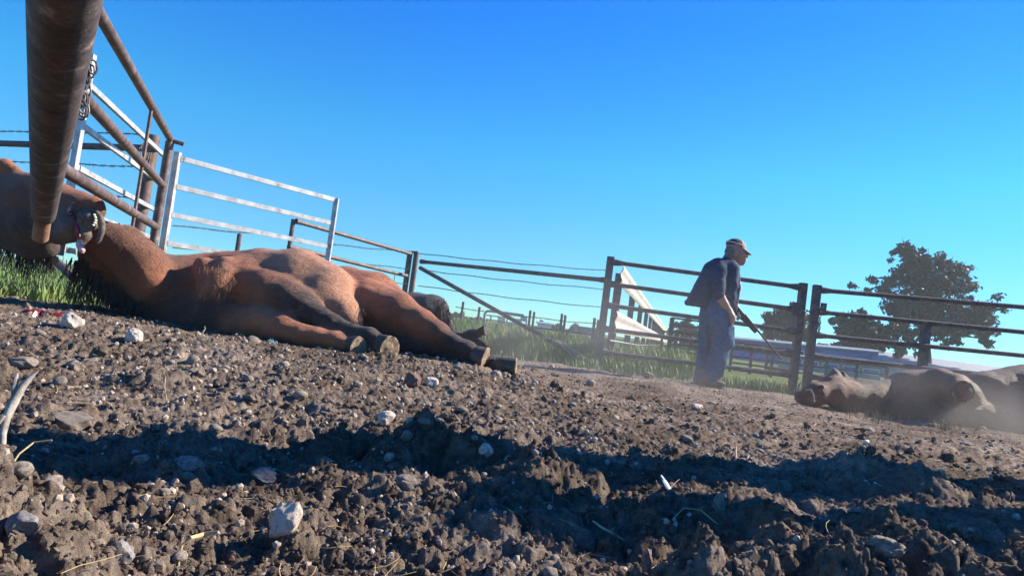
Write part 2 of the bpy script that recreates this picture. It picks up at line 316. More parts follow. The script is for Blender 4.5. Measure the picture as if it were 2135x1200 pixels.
def soil():
    m_, n, b = new_mat('churned_soil')
    tc = node(n, 'ShaderNodeTexCoord')
    def nz(s, d=8, r=0.7):
        t = node(n, 'ShaderNodeTexNoise', Scale=s, Detail=d, Roughness=r); n.links.new(tc.outputs['Object'], t.inputs['Vector']); return t.outputs['Fac']
    big = ramp(n, nz(1.3), [(0.36, (0.110, 0.082, 0.062)), (0.52, (0.215, 0.167, 0.132)), (0.66, (0.36, 0.295, 0.245))])
    mid = ramp(n, nz(26), [(0.34, (0.42, 0.40, 0.39)), (0.50, (1, 1, 1)), (0.66, (1.6, 1.56, 1.5))])
    c = mixc(n, big, mid, 1.0, 'MULTIPLY')
    sp = ramp(n, nz(120, 3, 0.6), [(0.60, (0, 0, 0)), (0.68, (0.7, 0.7, 0.7))])
    c = mixc(n, c, (0.27, 0.23, 0.19), sp)
    red = ramp(n, nz(5, 5), [(0.58, (0, 0, 0)), (0.68, (0.6, 0.6, 0.6))])
    c = mixc(n, c, (0.15, 0.085, 0.05), red)
    sep = node(n, 'ShaderNodeSeparateXYZ'); n.links.new(tc.outputs['Object'], sep.inputs[0])          # beyond the yard the sheet is pasture
    def mth(op, a, v):
        k = node(n, 'ShaderNodeMath'); k.operation = op
        for i_, q in enumerate((a, v)):
            if isinstance(q, (int, float)): k.inputs[i_].default_value = q
            else: n.links.new(q, k.inputs[i_])
        return k.outputs[0]
    xr = node(n, 'ShaderNodeMapRange'); xr.inputs[1].default_value = -0.5; xr.inputs[2].default_value = -2.0; xr.inputs[3].default_value = 0.0; xr.inputs[4].default_value = 4.6; n.links.new(sep.outputs[0], xr.inputs[0])
    yy = mth('ADD', mth('ADD', sep.outputs[1], xr.outputs[0]), mth('MULTIPLY', nz(0.9, 4), 1.5))
    gr = node(n, 'ShaderNodeMapRange'); gr.inputs[1].default_value = 10.7; gr.inputs[2].default_value = 11.8; n.links.new(yy, gr.inputs[0])
    gcol = ramp(n, nz(0.25), [(0.35, (0.05, 0.085, 0.022)), (0.6, (0.10, 0.14, 0.045))])
    c = mixc(n, c, gcol, gr.outputs[0])
    n.links.new(c, b.inputs['Base Color']); b.inputs['Roughness'].default_value = 0.95; b.inputs['Specular IOR Level'].default_value = 0.1
    bp = node(n, 'ShaderNodeBump', Strength=0.9, Distance=0.012); n.links.new(nz(150, 6, 0.75), bp.inputs['Height'])
    bp2 = node(n, 'ShaderNodeBump', Strength=0.7, Distance=0.03); n.links.new(nz(45, 6, 0.75), bp2.inputs['Height']); n.links.new(bp.outputs[0], bp2.inputs['Normal'])
    n.links.new(bp2.outputs[0], b.inputs['Normal'])
    return m_
M['soil'] = soil()
def dirty(m_, amount=0.52):
    n = m_.node_tree; b = n.nodes['Principled BSDF']; src = b.inputs['Base Color'].links[0].from_socket
    tc = node(n, 'ShaderNodeTexCoord'); t = node(n, 'ShaderNodeTexNoise', Scale=2.6, Detail=9, Roughness=0.72); n.links.new(tc.outputs['Object'], t.inputs['Vector'])
    f = ramp(n, t.outputs['Fac'], [(amount - 0.06, (0, 0, 0)), (amount + 0.07, (0.92, 0.92, 0.92))]); c = mixc(n, src, (0.17, 0.13, 0.10), f); n.links.new(c, b.inputs['Base Color'])
M['crumb'] = noisy('soil_crumbs', [(0.34, (0.14, 0.098, 0.068)), (0.46, (0.24, 0.178, 0.130)), (0.56, (0.31, 0.238, 0.18)), (0.68, (0.44, 0.355, 0.28))], 45, 0.95, 0, 0.8, 110, bdist=0.008, spec=0.1)
M['pebble'] = noisy('pale_pebbles', [(0.32, (0.17, 0.135, 0.11)), (0.45, (0.27, 0.22, 0.18)), (0.55, (0.42, 0.355, 0.295)), (0.66, (0.36, 0.25, 0.19))], 34, 0.85, 0, 0.4, 90, bdist=0.004)
M['stone'] = noisy('grey_brown_stone', [(0.30, (0.17, 0.14, 0.12)), (0.5, (0.31, 0.27, 0.235)), (0.7, (0.45, 0.40, 0.35))], 22, 0.85, 0, 0.6, 90, bdist=0.005, rand=0.35)
M['paleston'] = noisy('pale_quartz_stone', [(0.32, (0.44, 0.34, 0.27)), (0.5, (0.66, 0.56, 0.47)), (0.7, (0.78, 0.70, 0.62))], 30, 0.8, 0, 0.6, 70, bdist=0.006)
M['bluestone'] = noisy('blue_grey_stone', [(0.35, (0.17, 0.17, 0.18)), (0.6, (0.33, 0.33, 0.33))], 30, 0.8, 0, 0.5, 80, bdist=0.005)
M['redstone'] = noisy('dark_red_stone', [(0.35, (0.10, 0.045, 0.040)), (0.6, (0.20, 0.10, 0.085))], 30, 0.8, 0, 0.5, 80, bdist=0.005)
M['pinkstone'] = noisy('pink_stone', [(0.35, (0.34, 0.17, 0.14)), (0.6, (0.50, 0.30, 0.25))], 30, 0.8, 0, 0.5, 80, bdist=0.005)
for k_ in ('stone', 'paleston', 'bluestone', 'redstone', 'pinkstone'): dirty(M[k_], 0.50 if k_ != 'paleston' else 0.58)
# ------------------------------------------------------------------ smooth bodies grown from capsules (surface nets)
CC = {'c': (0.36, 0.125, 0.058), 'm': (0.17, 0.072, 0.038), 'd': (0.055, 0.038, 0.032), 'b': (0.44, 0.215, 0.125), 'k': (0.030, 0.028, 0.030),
      't': (0.29, 0.135, 0.075), 'w': (0.45, 0.43, 0.40), 'g': (0.12, 0.10, 0.09), 'r': (0.13, 0.042, 0.024), 'q': (0.048, 0.021, 0.014), 'n': (0.075, 0.034, 0.022)}  # m, n, d darkened to deepen shade, b brightened as sunlit belly
def capd(Q, a, b, ra, rb):
    ab = b - a; L = float(ab @ ab) + 1e-12
    t = np.clip(((Q - a) @ ab) / L, 0, 1)
    return np.linalg.norm(Q - a - t[..., None] * ab, axis=-1) - (ra + (rb - ra) * t)
def grow(prims, vox, k, wob=0.0):
    """prims: (a, ra, b, rb, colour) -> verts, quads, colours"""
    A = [(np.array(a, float), ra, np.array(b, float), rb, c) for a, ra, b, rb, c in prims]
    lo = np.min([np.minimum(a - ra, b - rb) for a, ra, b, rb, c in A], axis=0) - 4 * k - 2 * vox
    hi = np.max([np.maximum(a + ra, b + rb) for a, ra, b, rb, c in A], axis=0) + 4 * k + 2 * vox
    n = np.ceil((hi - lo) / vox).astype(int) + 1
    ax = [lo[i] + vox * np.arange(n[i]) for i in range(3)]
    Sx = np.full(n, math.exp(-8.0), np.float64) * 0 + 1e-9
    for a, ra, b, rb, c in A:
        l = np.minimum(a - ra, b - rb) - 7 * k; h = np.maximum(a + ra, b + rb) + 7 * k
        i0 = np.clip(((l - lo) / vox).astype(int), 0, n - 1); i1 = np.clip(((h - lo) / vox).astype(int) + 2, 1, n)
        g = np.stack(np.meshgrid(*[ax[i][i0[i]:i1[i]] for i in range(3)], indexing='ij'), -1)
        d = capd(g, a, b, ra, rb)
        Sx[i0[0]:i1[0], i0[1]:i1[1], i0[2]:i1[2]] += np.exp(np.clip(-d / k, -30, 60))
    Fd = -k * np.log(Sx)
    s = Fd < 0
    cs = [s[dx:n[0] - 1 + dx, dy:n[1] - 1 + dy, dz:n[2] - 1 + dz] for dx in (0, 1) for dy in (0, 1) for dz in (0, 1)]
    cnt = sum(c.astype(np.int8) for c in cs); act = (cnt > 0) & (cnt < 8)
    idx = np.argwhere(act); ids = np.full(act.shape, -1, np.int64); ids[act] = np.arange(len(idx))
    acc = np.zeros((len(idx), 3)); num = np.zeros(len(idx))
    corners = [np.array((dx, dy, dz)) for dx in (0, 1) for dy in (0, 1) for dz in (0, 1)]
    for i in range(8):
        for j in range(i + 1, 8):
            if np.abs(corners[i] - corners[j]).sum() != 1: continue
            p = idx + corners[i]; q = idx + corners[j]
            fa = Fd[p[:, 0], p[:, 1], p[:, 2]]; fb = Fd[q[:, 0], q[:, 1], q[:, 2]]
            mk = (fa < 0) != (fb < 0); t = np.where(mk, fa / np.where(mk, fa - fb, 1), 0)
            acc += np.where(mk[:, None], p + t[:, None] * (q - p), 0); num += mk
    V = lo + vox * (acc / num[:, None])
    faces = []
    for ax_ in range(3):
        o1, o2 = [i for i in range(3) if i != ax_]
        sl0 = [slice(None)] * 3; sl1 = [slice(None)] * 3; sl0[ax_] = slice(0, -1); sl1[ax_] = slice(1, None)
        e = np.argwhere(s[tuple(sl0)] != s[tuple(sl1)]); inside0 = s[e[:, 0], e[:, 1], e[:, 2]]
        q = []
        for u, v in ((0, 0), (-1, 0), (-1, -1), (0, -1)):
            c = e.copy(); c[:, o1] += u; c[:, o2] += v; q.append(ids[c[:, 0], c[:, 1], c[:, 2]])
        q = np.stack(q, 1); flip = inside0 if ax_ != 1 else ~inside0
        q[~flip] = q[~flip][:, ::-1]
        faces.append(q)
    Q = np.concatenate(faces)
    T = V[Q]; vol = (np.cross(T[:, 1] - T[:, 0], T[:, 2] - T[:, 0]) * T[:, 0]).sum() + (np.cross(T[:, 2] - T[:, 0], T[:, 3] - T[:, 0]) * T[:, 0]).sum()
    if vol < 0: Q = Q[:, ::-1].copy()
    W = np.zeros(len(V)); Cc = np.zeros((len(V), 3)); kc = max(k, 0.02) * 0.8
    for a, ra, b, rb, c in A:
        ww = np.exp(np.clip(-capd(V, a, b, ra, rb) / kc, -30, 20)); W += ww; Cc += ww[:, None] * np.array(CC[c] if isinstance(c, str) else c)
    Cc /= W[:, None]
    if wob:
        V = V + wob * np.stack([fbm(V[:, 1] * 9 + V[:, 2] * 7, V[:, 0] * 8, 3, q) - 0.47 for q in (90, 95, 99)], 1)
    return V, Q, Cc
def body(name, prims, vox, k, mat, parent, wob=0.0, iters=2):
    V, Q, Cc = grow(prims, vox, k, wob)
    e = np.concatenate([Q[:, [0, 1]], Q[:, [1, 2]], Q[:, [2, 3]], Q[:, [3, 0]]])
    for _ in range(iters):                                            # light smoothing of the voxel steps
        acc = np.zeros_like(V); cn = np.zeros(len(V))
        for c in range(3):
            acc[:, c] = np.bincount(e[:, 0], V[e[:, 1], c], len(V)) + np.bincount(e[:, 1], V[e[:, 0], c], len(V))
        cn = np.bincount(e[:, 0], minlength=len(V)) + np.bincount(e[:, 1], minlength=len(V))
        V = 0.5 * V + 0.5 * acc / np.maximum(cn, 1)[:, None]
    V = V - np.array(base_of(parent) if parent else (0, 0, 0))
    me = np_mesh(name, V, Q)
    a = me.attributes.new('coat', 'FLOAT_COLOR', 'POINT'); a.data.foreach_set('color', np.c_[Cc, np.ones(len(Cc))].astype(np.float32).ravel())
    return link_mesh(name, me, mat, parent)
def fur(ob, n, L=0.022, wd=0.0016, flow=(0.5, -0.3, -0.45), zmin=-9):
    """short lying coat hair over a body, one mesh"""
    me = ob.data; nv = len(me.vertices); nf = len(me.polygons)
    co = np.empty(nv * 3, np.float32); me.vertices.foreach_get('co', co); co = co.reshape(-1, 3)
    li = np.empty(nf * 4, np.int32); me.loops.foreach_get('vertex_index', li); li = li.reshape(-1, 4)
    nr = np.empty(nf * 3, np.float32); me.polygons.foreach_get('normal', nr); nr = nr.reshape(-1, 3)
    ca = np.empty(nv * 4, np.float32); me.attributes['coat'].data.foreach_get('color', ca); ca = ca.reshape(-1, 4)
    k = rng.integers(0, nf, n); w_ = rng.random((n, 4)); w_ /= w_.sum(1)[:, None]
    p = np.einsum('nk,nkc->nc', w_, co[li[k]]); N = nr[k]; c = ca[li[k, 0]] * np.r_[[1, 1, 1, 1]]
    c[:, :3] *= rng.uniform(0.85, 1.15, (n, 1)); f = np.array(flow) + rng.normal(0, 0.35, (n, 3)); f -= (f * N).sum(1)[:, None] * N; f /= np.linalg.norm(f, axis=1)[:, None] + 1e-6
    s_ = np.cross(N, f); ln = L * rng.uniform(0.5, 1.4, (n, 1)); V = np.stack([p - s_ * wd, p + s_ * wd, p + f * ln + N * ln * rng.uniform(0.03, 0.28, (n, 1))], 1).reshape(-1, 3)
    hm = np_mesh('coat_hair', V, np.arange(3 * n).reshape(-1, 3), False); a = hm.attributes.new('coat', 'FLOAT_COLOR', 'POINT'); a.data.foreach_set('color', np.repeat(c, 3, 0).astype(np.float32).ravel())
    return tag(link_mesh('coat_hair', hm, M['coat'], ob.parent), kind='stuff')
def chain_prims(pts, col):
    """pts: (px, py, Y, r_px[, colour])"""
    out = []
    for p, q in zip(pts[:-1], pts[1:]):
        out.append((P(*p[:3]), S(p[3], p[2]), P(*q[:3]), S(q[3], q[2]), q[4] if len(q) > 4 else col))
    return out
def strands(name, roots, mat, parent, n, spread, rad=0.002, seg=4, fall=Vector((0, 0, -1))):
    """hair: roots = list of (point, length); each strand a thin tapering strip hanging down"""
    b = MB()
    for _ in range(n):
        i = random.random() * (len(roots) - 1); a = int(i); t = i - a
        p = roots[a][0].lerp(roots[a + 1][0], t) + Vector((random.gauss(0, spread), random.gauss(0, spread), random.gauss(0, spread * 0.4)))
        L = (roots[a][1] * (1 - t) + roots[a + 1][1] * t) * random.uniform(0.45, 1.1)
        d = (fall + Vector((random.gauss(0, 0.18), random.gauss(0, 0.18), 0))).normalized(); pts = [p]; dd = d.copy()
        for s_ in range(seg):
            dd = (dd + Vector((random.gauss(0, 0.10), random.gauss(0, 0.10), -0.05))).normalized(); pts.append(pts[-1] + dd * (L / seg))
        r0 = rad * random.uniform(0.6, 1.8)
        b.tube(pts, [r0 * (1 - 0.75 * j / seg) for j in range(seg + 1)], 3, False)
    return b.build(name, mat, parent)
# ================================================================== THE GROUND
def build_ground():
    th = np.concatenate([np.linspace(-180, -47, 40)[:-1], np.linspace(-45, 45, 750), np.linspace(47, 180, 40)[1:]])
    th = np.radians(th)
    rr = np.concatenate([np.geomspace(0.18, 0.5, 40)[:-1], np.geomspace(0.5, 11.5, 560)[:-1], np.geomspace(11.5, 1500, 60)])
    T, Rg = np.meshgrid(th, rr); X = Rg * np.sin(T); Y = Rg * np.cos(T)
    Z = Gz(X, Y)
    nr, ncol = X.shape
    V = np.stack([X.ravel(), Y.ravel(), Z.ravel()], 1)
    i = np.arange(nr - 1)[:, None] * ncol + np.arange(ncol - 1)[None, :]
    Q = np.stack([i, i + 1, i + ncol + 1, i + ncol], -1).reshape(-1, 4)[:, ::-1]
    V = np.concatenate([V, [[0, 0, Z[0].mean()]]])
    g = link_mesh('ground', np_mesh('ground', V, Q), M['soil'])
    tag(g, kind='structure'); return g
ground = build_ground()
import bmesh
def ico(sub):
    b = bmesh.new(); bmesh.ops.create_icosphere(b, subdivisions=sub, radius=1); b.verts.ensure_lookup_table()
    v = np.array([x.co[:] for x in b.verts]); f = np.array([[q.index for q in p.verts] for p in b.faces]); b.free(); return v, f
def rock_template(sub, seed, rough, cut=True):
    v, f = ico(sub); r_ = np.random.default_rng(seed)
    if cut:                                                            # knock flat facets off
        for _ in range(7):
            n_ = r_.normal(size=3); n_ /= np.linalg.norm(n_); lim = r_.uniform(0.55, 0.9); d = v @ n_
            v = v - np.where(d > lim, d - lim, 0)[:, None] * n_
    q = fbm(v[:, 0] * 2.3 + seed * 3.1 + 50, v[:, 1] * 2.3 + v[:, 2] * 1.7 + 50, 4, seed) - 0.47
    v = v * (1 + rough * q)[:, None] * np.array([1, r_.uniform(0.65, 0.95), r_.uniform(0.5, 0.85)])
    return v, f
def rot_batch(n):
    q = rng.normal(size=(n, 4)); q /= np.linalg.norm(q, axis=1)[:, None]; a, b, c, d = q.T
    return np.stack([np.stack([1 - 2 * (c * c + d * d), 2 * (b * c - a * d), 2 * (b * d + a * c)], -1), np.stack([2 * (b * c + a * d), 1 - 2 * (b * b + d * d), 2 * (c * d - a * b)], -1),
                     np.stack([2 * (b * d - a * c), 2 * (c * d + a * b), 1 - 2 * (b * b + c * c)], -1)], 1)
def clump_template(seed, k=11):
    r_ = np.random.default_rng(seed); VV = []; FF = []; o = 0
    for i in range(k):
        v, f = ico(1); v = v * r_.uniform(0.55, 1.2, size=(len(v), 1)) * r_.uniform(0.7, 1.25, 3); q = r_.normal(size=3); q /= np.linalg.norm(q); rad = r_.uniform(0.25, 0.52)
        VV.append(v * rad + q * np.array([.75, .75, .5]) * r_.uniform(0.2, 0.95)); FF.append(f + o); o += len(v)
    return np.concatenate(VV), np.concatenate(FF)
def scatter(name, tmpl, n, r0, r1, smin, smax, mat, sink, power=1.0, ang=46, mask=None, parent=None):
    u = rng.random(n); r_ = np.where(rng.random(n) < 0.55, 1 / (1 / r0 + u * (1 / r1 - 1 / r0)), r0 * (r1 / r0) ** u)
    a = np.radians(rng.uniform(-ang, ang, n)); x = r_ * np.sin(a); y = r_ * np.cos(a)
    if mask is not None:
        kp = mask(x, y) > rng.random(n); x, y, r_ = x[kp], y[kp], r_[kp]; n = len(x)
    s = smin * (smax / smin) ** (rng.random(n) ** power) * np.clip(r_ / 1.6, 0.55, 2.2) ** 0.55
    z = Gz(x, y) + s * sink
    Rm = rot_batch(n); VV = []; FF = []; o = 0
    pick = rng.integers(0, len(tmpl), n)
    for t, (v, f) in enumerate(tmpl):
        k = np.where(pick == t)[0]
        if not len(k): continue
        vv = np.einsum('nij,vj->nvi', Rm[k], v) * s[k, None, None] + np.stack([x[k], y[k], z[k]], 1)[:, None, :]
        VV.append(vv.reshape(-1, 3)); FF.append((f[None] + (np.arange(len(k)) * len(v))[:, None, None] + o).reshape(-1, 3)); o += len(k) * len(v)
    ob = link_mesh(name, np_mesh(name, np.concatenate(VV), np.concatenate(FF), False), mat, parent)
    tag(ob, kind='stuff'); return ob
crumbT = [clump_template(100 + i) for i in range(8)]
def jag(seed):
    r_ = np.random.default_rng(seed); v, f = ico(1); return v * r_.uniform(0.5, 1.35, size=(len(v), 1)) * r_.uniform(0.6, 1.3, 3), f
fineT = [jag(200 + i) for i in range(8)]
pebT = [rock_template(1, 300 + i, 0.5) for i in range(6)]
left = lambda x, y: (0.2 + 0.8 * sst(0.45, -0.15, x / np.maximum(y, 0.3))) * (0.30 + 0.70 * sst(1.5, 2.4, y))
scatter('soil_clods', crumbT, 1850, 0.75, 6.0, 0.007, 0.036, M['soil'], -0.1, 1.7)
scatter('soil_crumbs', fineT, 22000, 0.75, 8.0, 0.0018, 0.008, M['soil'], 0.2, 1.4)
scatter('pebbles', pebT, 9000, 0.9, 8.0, 0.0025, 0.012, M['pebble'], 0.30, 1.6, mask=left)
# single stones lying in the soil: parts of the ground
stoneT = []
for i in range(8):
    v, f = rock_template(2, 400 + i, 0.45); me = np_mesh('stone', v, f); me.materials.append(M['stone']); stoneT.append(me)
def put(name, me, x, y, s, sink=0.2, rot=None, parent=None, z=None):
    o = bpy.data.objects.new(name, me); COL.objects.link(o); o.scale = s if hasattr(s, '__len__') else (s, s, s)
    o.rotation_euler = rot or (random.uniform(-0.4, 0.4), random.uniform(-0.4, 0.4), random.uniform(0, 6.28))
    sz = o.scale[2]; o.location = (x, y, (gz(x, y) if z is None else z) + sink * sz)
    if parent: o.parent = parent
    return o
n_st = 0; uu = rng.random(900); aa = np.radians(rng.uniform(-40, 40, 900)); sz_ = rng.random(900)
r_all = 0.9 * (7.5 / 0.9) ** uu; xs = r_all * np.sin(aa); ys = r_all * np.cos(aa); kp = left(xs, ys) > rng.random(900)
for x, y, q, r_ in zip(xs[kp][:290], ys[kp][:290], sz_[kp], r_all[kp]):
    s = (0.010 + 0.016 * q ** 2.2) * min(2.0, max(0.8, r_ / 1.8)) ** 0.7
    put('stone', random.choice(stoneT), x, y, (s, s, s * random.uniform(0.7, 1)), 0.25, parent=ground)
# straw and twigs trodden into the yard
b = MB()
for _ in range(520):
    r_ = 0.8 * (8 / 0.8) ** random.random(); a = R(random.uniform(-42, 42)); x = r_ * math.sin(a); y = r_ * math.cos(a); L = random.uniform(0.02, 0.07) * (1 if r_ < 2 else 1.4); t = random.uniform(0, 6.28)
    z = gz(x, y) + 0.004; d = Vector((math.cos(t) * L, math.sin(t) * L, random.uniform(-0.004, 0.018))); p = Vector((x, y, z))
    sw_ = Vector((-d.y, d.x, 0)) * random.uniform(-.18, .18); b.tube([p, p + d * 0.3 + sw_ * .8 + Vector((0, 0, random.uniform(0, 0.003))), p + d * 0.7 + sw_ * .8, p + d], 0.00055 * max(1, r_ / 1.5), 3, False)
tag(b.build('straw_bits', M['straw']), kind='stuff')
# ---- the stones and scraps that can be singled out
def rock(px, py, wpx, hpx, mat, label, seed, rough=0.6, z0=0.05, rot=None, cut=True, sink=0.12):
    q = hit(px, py + hpx * 0.46); x, y = q.x, q.y + S(wpx, q.y) * 0.25
    d = math.hypot(x, y); v, f = rock_template(4, seed, rough, cut)
    v = v * (1 + 0.16 * (fbm(v[:, 0] * 7 + seed, v[:, 1] * 7 + v[:, 2] * 6 + 40, 3, seed) - 0.45))[:, None]; v = v / np.abs(v).max(axis=0); me = np_mesh('rock', v, f); me.materials.append(mat)
    me.set_sharp_from_angle(angle=R(40))
    s = (S(wpx, d) / 2, S(wpx, d) / 2 * 0.8, S(hpx, d) / 2)
    o = put('rock', me, x, y, s, 0.0, rot or (0, random.uniform(-0.15, 0.15), random.uniform(-0.4, 0.4)))
    o.location = P(px, py, y)
    return tag(o, label, 'rock')
rock(597, 1082, 66, 88, M['paleston'], 'bright angular pale pink rock standing in the near soil, biggest white stone in front', 11, rot=(0, 0.25, 0.2))
rock(50, 1096, 66, 54, M['bluestone'], 'smooth pale grey rounded rock at the bottom left corner of the soil', 12, 0.3)
rock(254, 1152, 50, 52, M['bluestone'], 'upright grey egg shaped rock low in the near left soil', 13, 0.35)
rock(150, 878, 74, 34, M['stone'], 'flat tan flake of rock lying beyond the left shaded trench', 14, 0.5)
rock(148, 668, 46, 34, M['paleston'], 'pale round stone next to the red puddle near the left horse', 15, 0.4)
rock(280, 701, 34, 30, M['paleston'], 'small pale stone alone on the gravel below the hanging mane', 16, 0.4)
rock(52, 757, 52, 24, M['stone'], 'broad flat tan stone just beyond the bleached branch', 17, 0.4)
rock(152, 762, 40, 24, M['stone'], 'tan stone right of the broad flat stone on the left gravel', 27, 0.4)
rock(862, 792, 40, 32, M['redstone'], 'dark red angular stone beside a white one below the horse hooves', 18, 0.5)
rock(899, 796, 32, 22, M['paleston'], 'rounded white stone right of the dark red stone', 19, 0.4)
rock(805, 872, 40, 36, M['paleston'], 'pinkish tilted stone in the middle of the gravel slope', 20, 0.4)
rock(1012, 942, 32, 40, M['paleston'], 'pointed pale stone on the ridge in the picture centre', 21, 0.5)
rock(392, 968, 60, 34, M['bluestone'], 'dim grey stone in the long shaded trench, left of two', 22, 0.3)
rock(553, 992, 58, 34, M['bluestone'], 'dim grey stone half buried at the near edge of the shaded trench, right of two', 23, 0.35)
rock(850, 1005, 56, 36, M['stone'], 'knobbly grey lump at the right end of the shaded trench', 24, 0.8)
rock(1350, 1172, 26, 62, M['pinkstone'], 'narrow reddish pink stone upright at the bottom middle edge', 25, 0.5)
rock(1352, 783, 26, 15, M['stone'], 'domed grey stone on the dirt under the guard rail end', 26, 0.3)
rock(1450, 846, 30, 18, M['paleston'], 'whitish stone lump alone on the dirt below the man', 28, 0.7)
rock(1806, 921, 12, 12, M['white'], 'tiny bright white round pebble on the right hand soil', 29, 0.2)
rock(1845, 1140, 66, 40, M['stone'], 'blurry grey crust of stone near the bottom right', 30, 0.8)
rock(1780, 1064, 26, 18, M['bluestone'], 'small bluish stone in the dark right hand soil', 31, 0.4)
rock(1500, 1050, 26, 46, M['stone'], 'slanting brownish stone slab in the dim soil right of centre', 32, 0.4)
# ================================================================== FENCES AND GATES ON THE LEFT
def level_rail(b, px0, px1, Y0, Y1, z, py0, py1, rad, n=10):
    a = P(px0, py0, Y0); c = P(px1, py1, Y1); b.tube([a, c], rad, n); return a, c
# -- the big scuffed pipe slanting towards and over the camera, with a thin sleeve in its end
pt = thing('slanting_pipe', P(-60, -330, 0.50).to_tuple(), 'thick scuffed rusty pipe slanting down from above towards the left horse', 'pipe')
a0 = P(91, 448, 2.15); a1 = P(134, 0, 0.69); dirp = (a1 - a0).normalized()
top = a0 + dirp * (2.75 / -dirp.y)
MB().tube([a0.lerp(top, i / 24) for i in range(25)], 0.0335, 28).build('pipe', M['rust_big'], pt)
b = MB().tube([a0 + dirp * .02, P(84, 496, 2.20)], 0.0235, 20); b.build('sleeve', M['sleeve'], pt)
MB().tube([top + Vector((0, 0, 0.15)), Vector((top.x, top.y, -0.05))], 0.05, 14).build('post', M['rust_big'], pt)
# -- rusty gate in front of the post
gz_far = 5.0
def gate_pt(px, z):      # point on the gate plane
    pass
Gf = P(355, 290, 5.05); Gn_x = P(196, 0, 2.62)
gdir = (Vector((Gf.x, Gf.y, 0)) - Vector((Gn_x.x, Gn_x.y, 0)))
gnear = Vector((Gf.x, Gf.y, 0)) - gdir * 1.045; gfar = Vector((Gf.x, Gf.y, 0)); ztop = Gf.z
gt = thing('rusty_gate', (gfar.x, gfar.y, g0(gfar.x, gfar.y)), 'brown rusty pipe gate hanging behind the slanting pipe, three sloping bars and a thin rod', 'gate')
zs = [ztop, ztop - 0.36, ztop - 0.68, 0.47]
MB().tube([gfar + Vector((0, 0, ztop - 0.02)), gfar + Vector((0, 0, 0.40))], 0.031, 12).build('stile', M['rust'], gt)
MB().tube([gnear + Vector((0, 0, ztop - 0.02)), gnear + Vector((0, 0, ztop - 0.73))], 0.029, 12).build('stile', M['rust'], gt)
gu = (gnear - gfar).normalized()
for i, z in enumerate(zs[:3]):
    pts = [gfar + Vector((0, 0, z)), gnear + Vector((0, 0, z))]
    MB().tube(pts, 0.0265, 12).build('rail', M['rust'], gt)
for t in (0.36,):
    p = gfar.lerp(gnear, t); MB().tube([p + Vector((0, 0, ztop)), p + Vector((0, 0, zs[2] - .24))], 0.011, 8).build('upright_rod', M['rust'], gt)
hp = gfar + Vector((0, 0, ztop - 0.01)); MB().tube([hp, hp + Vector((0.10, 0.02, -0.012))], 0.016, 8).build('hinge_pin', M['pipe'], gt)
# -- chain looped over the gate bar
ch = thing('chain', P(180, 128, 2.30).to_tuple(), 'short steel chain hanging in a loop beside the slanting pipe', 'chain')
def link(c, t, nrm, L=0.046, W_=0.026, r=0.0036):
    t = Vector(t).normalized(); nrm = Vector(nrm); sd = t.cross(nrm).normalized(); pts = []
    for j in range(17):
        a = 2 * math.pi * j / 16; q = max(-1, min(1, 1.6 * math.cos(a)))
        pts.append(Vector(c) + t * (math.cos(a) * W_ / 2 + (L - W_) / 2 * q) + sd * (math.sin(a) * W_ / 2))
    MB().tube(pts, r, 6, False).build('link', M['chain'], ch)
vw = Vector((0.75, -1, 0.0)).normalized()
cpath = [(184, 128), (188, 149), (184, 170), (180, 190), (181, 210), (176, 231)]
for i, (x, y) in enumerate(cpath):
    t = Vector((0.05, 0, -1)); link(P(x, y, 2.30), t, vw if i % 2 else Vector((1, 0.55, 0)).normalized() + vw * 0.5)
for i, (x, y) in enumerate([(180, 140), (174, 152), (178, 164), (172, 173), (174, 205), (171, 222), (171, 236), (193, 140)]):
    t = Vector((random.uniform(-0.6, 0.6), 0.3, -1)); link(P(x, y, 2.27), t, (vw + Vector((random.uniform(-.7, .7), 0, random.uniform(-.4, .4)))).normalized())
# -- galvanised gate right behind it (parallel), and the second one running right along the horse
def galv_gate(label, A, B, zt, zlist, extra_top=0.0, wdt=0.045, dep=0.030, sw=0.05):
    """square tube gate between ground points A and B"""
    g_ = thing('galvanised_gate', (A.x, A.y, g0(A.x, A.y)), label, 'gate', None)
    MB().bar(A + Vector((0, 0, zlist[-1] - 0.04)), A + Vector((0, 0, zt + 0.02 + extra_top)), sw).build('stile', M['galv'], g_, False)
    MB().bar(B + Vector((0, 0, zlist[-1] - 0.04)), B + Vector((0, 0, zt + 0.02)), sw).build('stile', M['galv'], g_, False)
    d = (B - A).normalized() * 0.027
    for z in zlist: MB().bar(A + d + Vector((0, 0, z)), B - d + Vector((0, 0, z)), dep, wdt).build('rail', M['galv'], g_, False)
    return g_
def flat(v): return Vector((v.x, v.y, 0))
a = P(184, 167, 3.95); c = P(344, 329, 6.05)
galv_gate('pale galvanised gate seen through the rusty gate, sloping down to the right', flat(a), flat(c), 1.50, [1.50, 1.25, 1.00, 0.75, 0.50], 0.16, 0.034, 0.026, 0.034)
a = P(369, 332, 6.02); c = P(701, 420, 7.35)
galv_gate('bright galvanised square tube gate standing behind the main horse', flat(a), flat(c), 1.50, [1.50, 1.24, 0.98, 0.72, 0.46], 0.03)
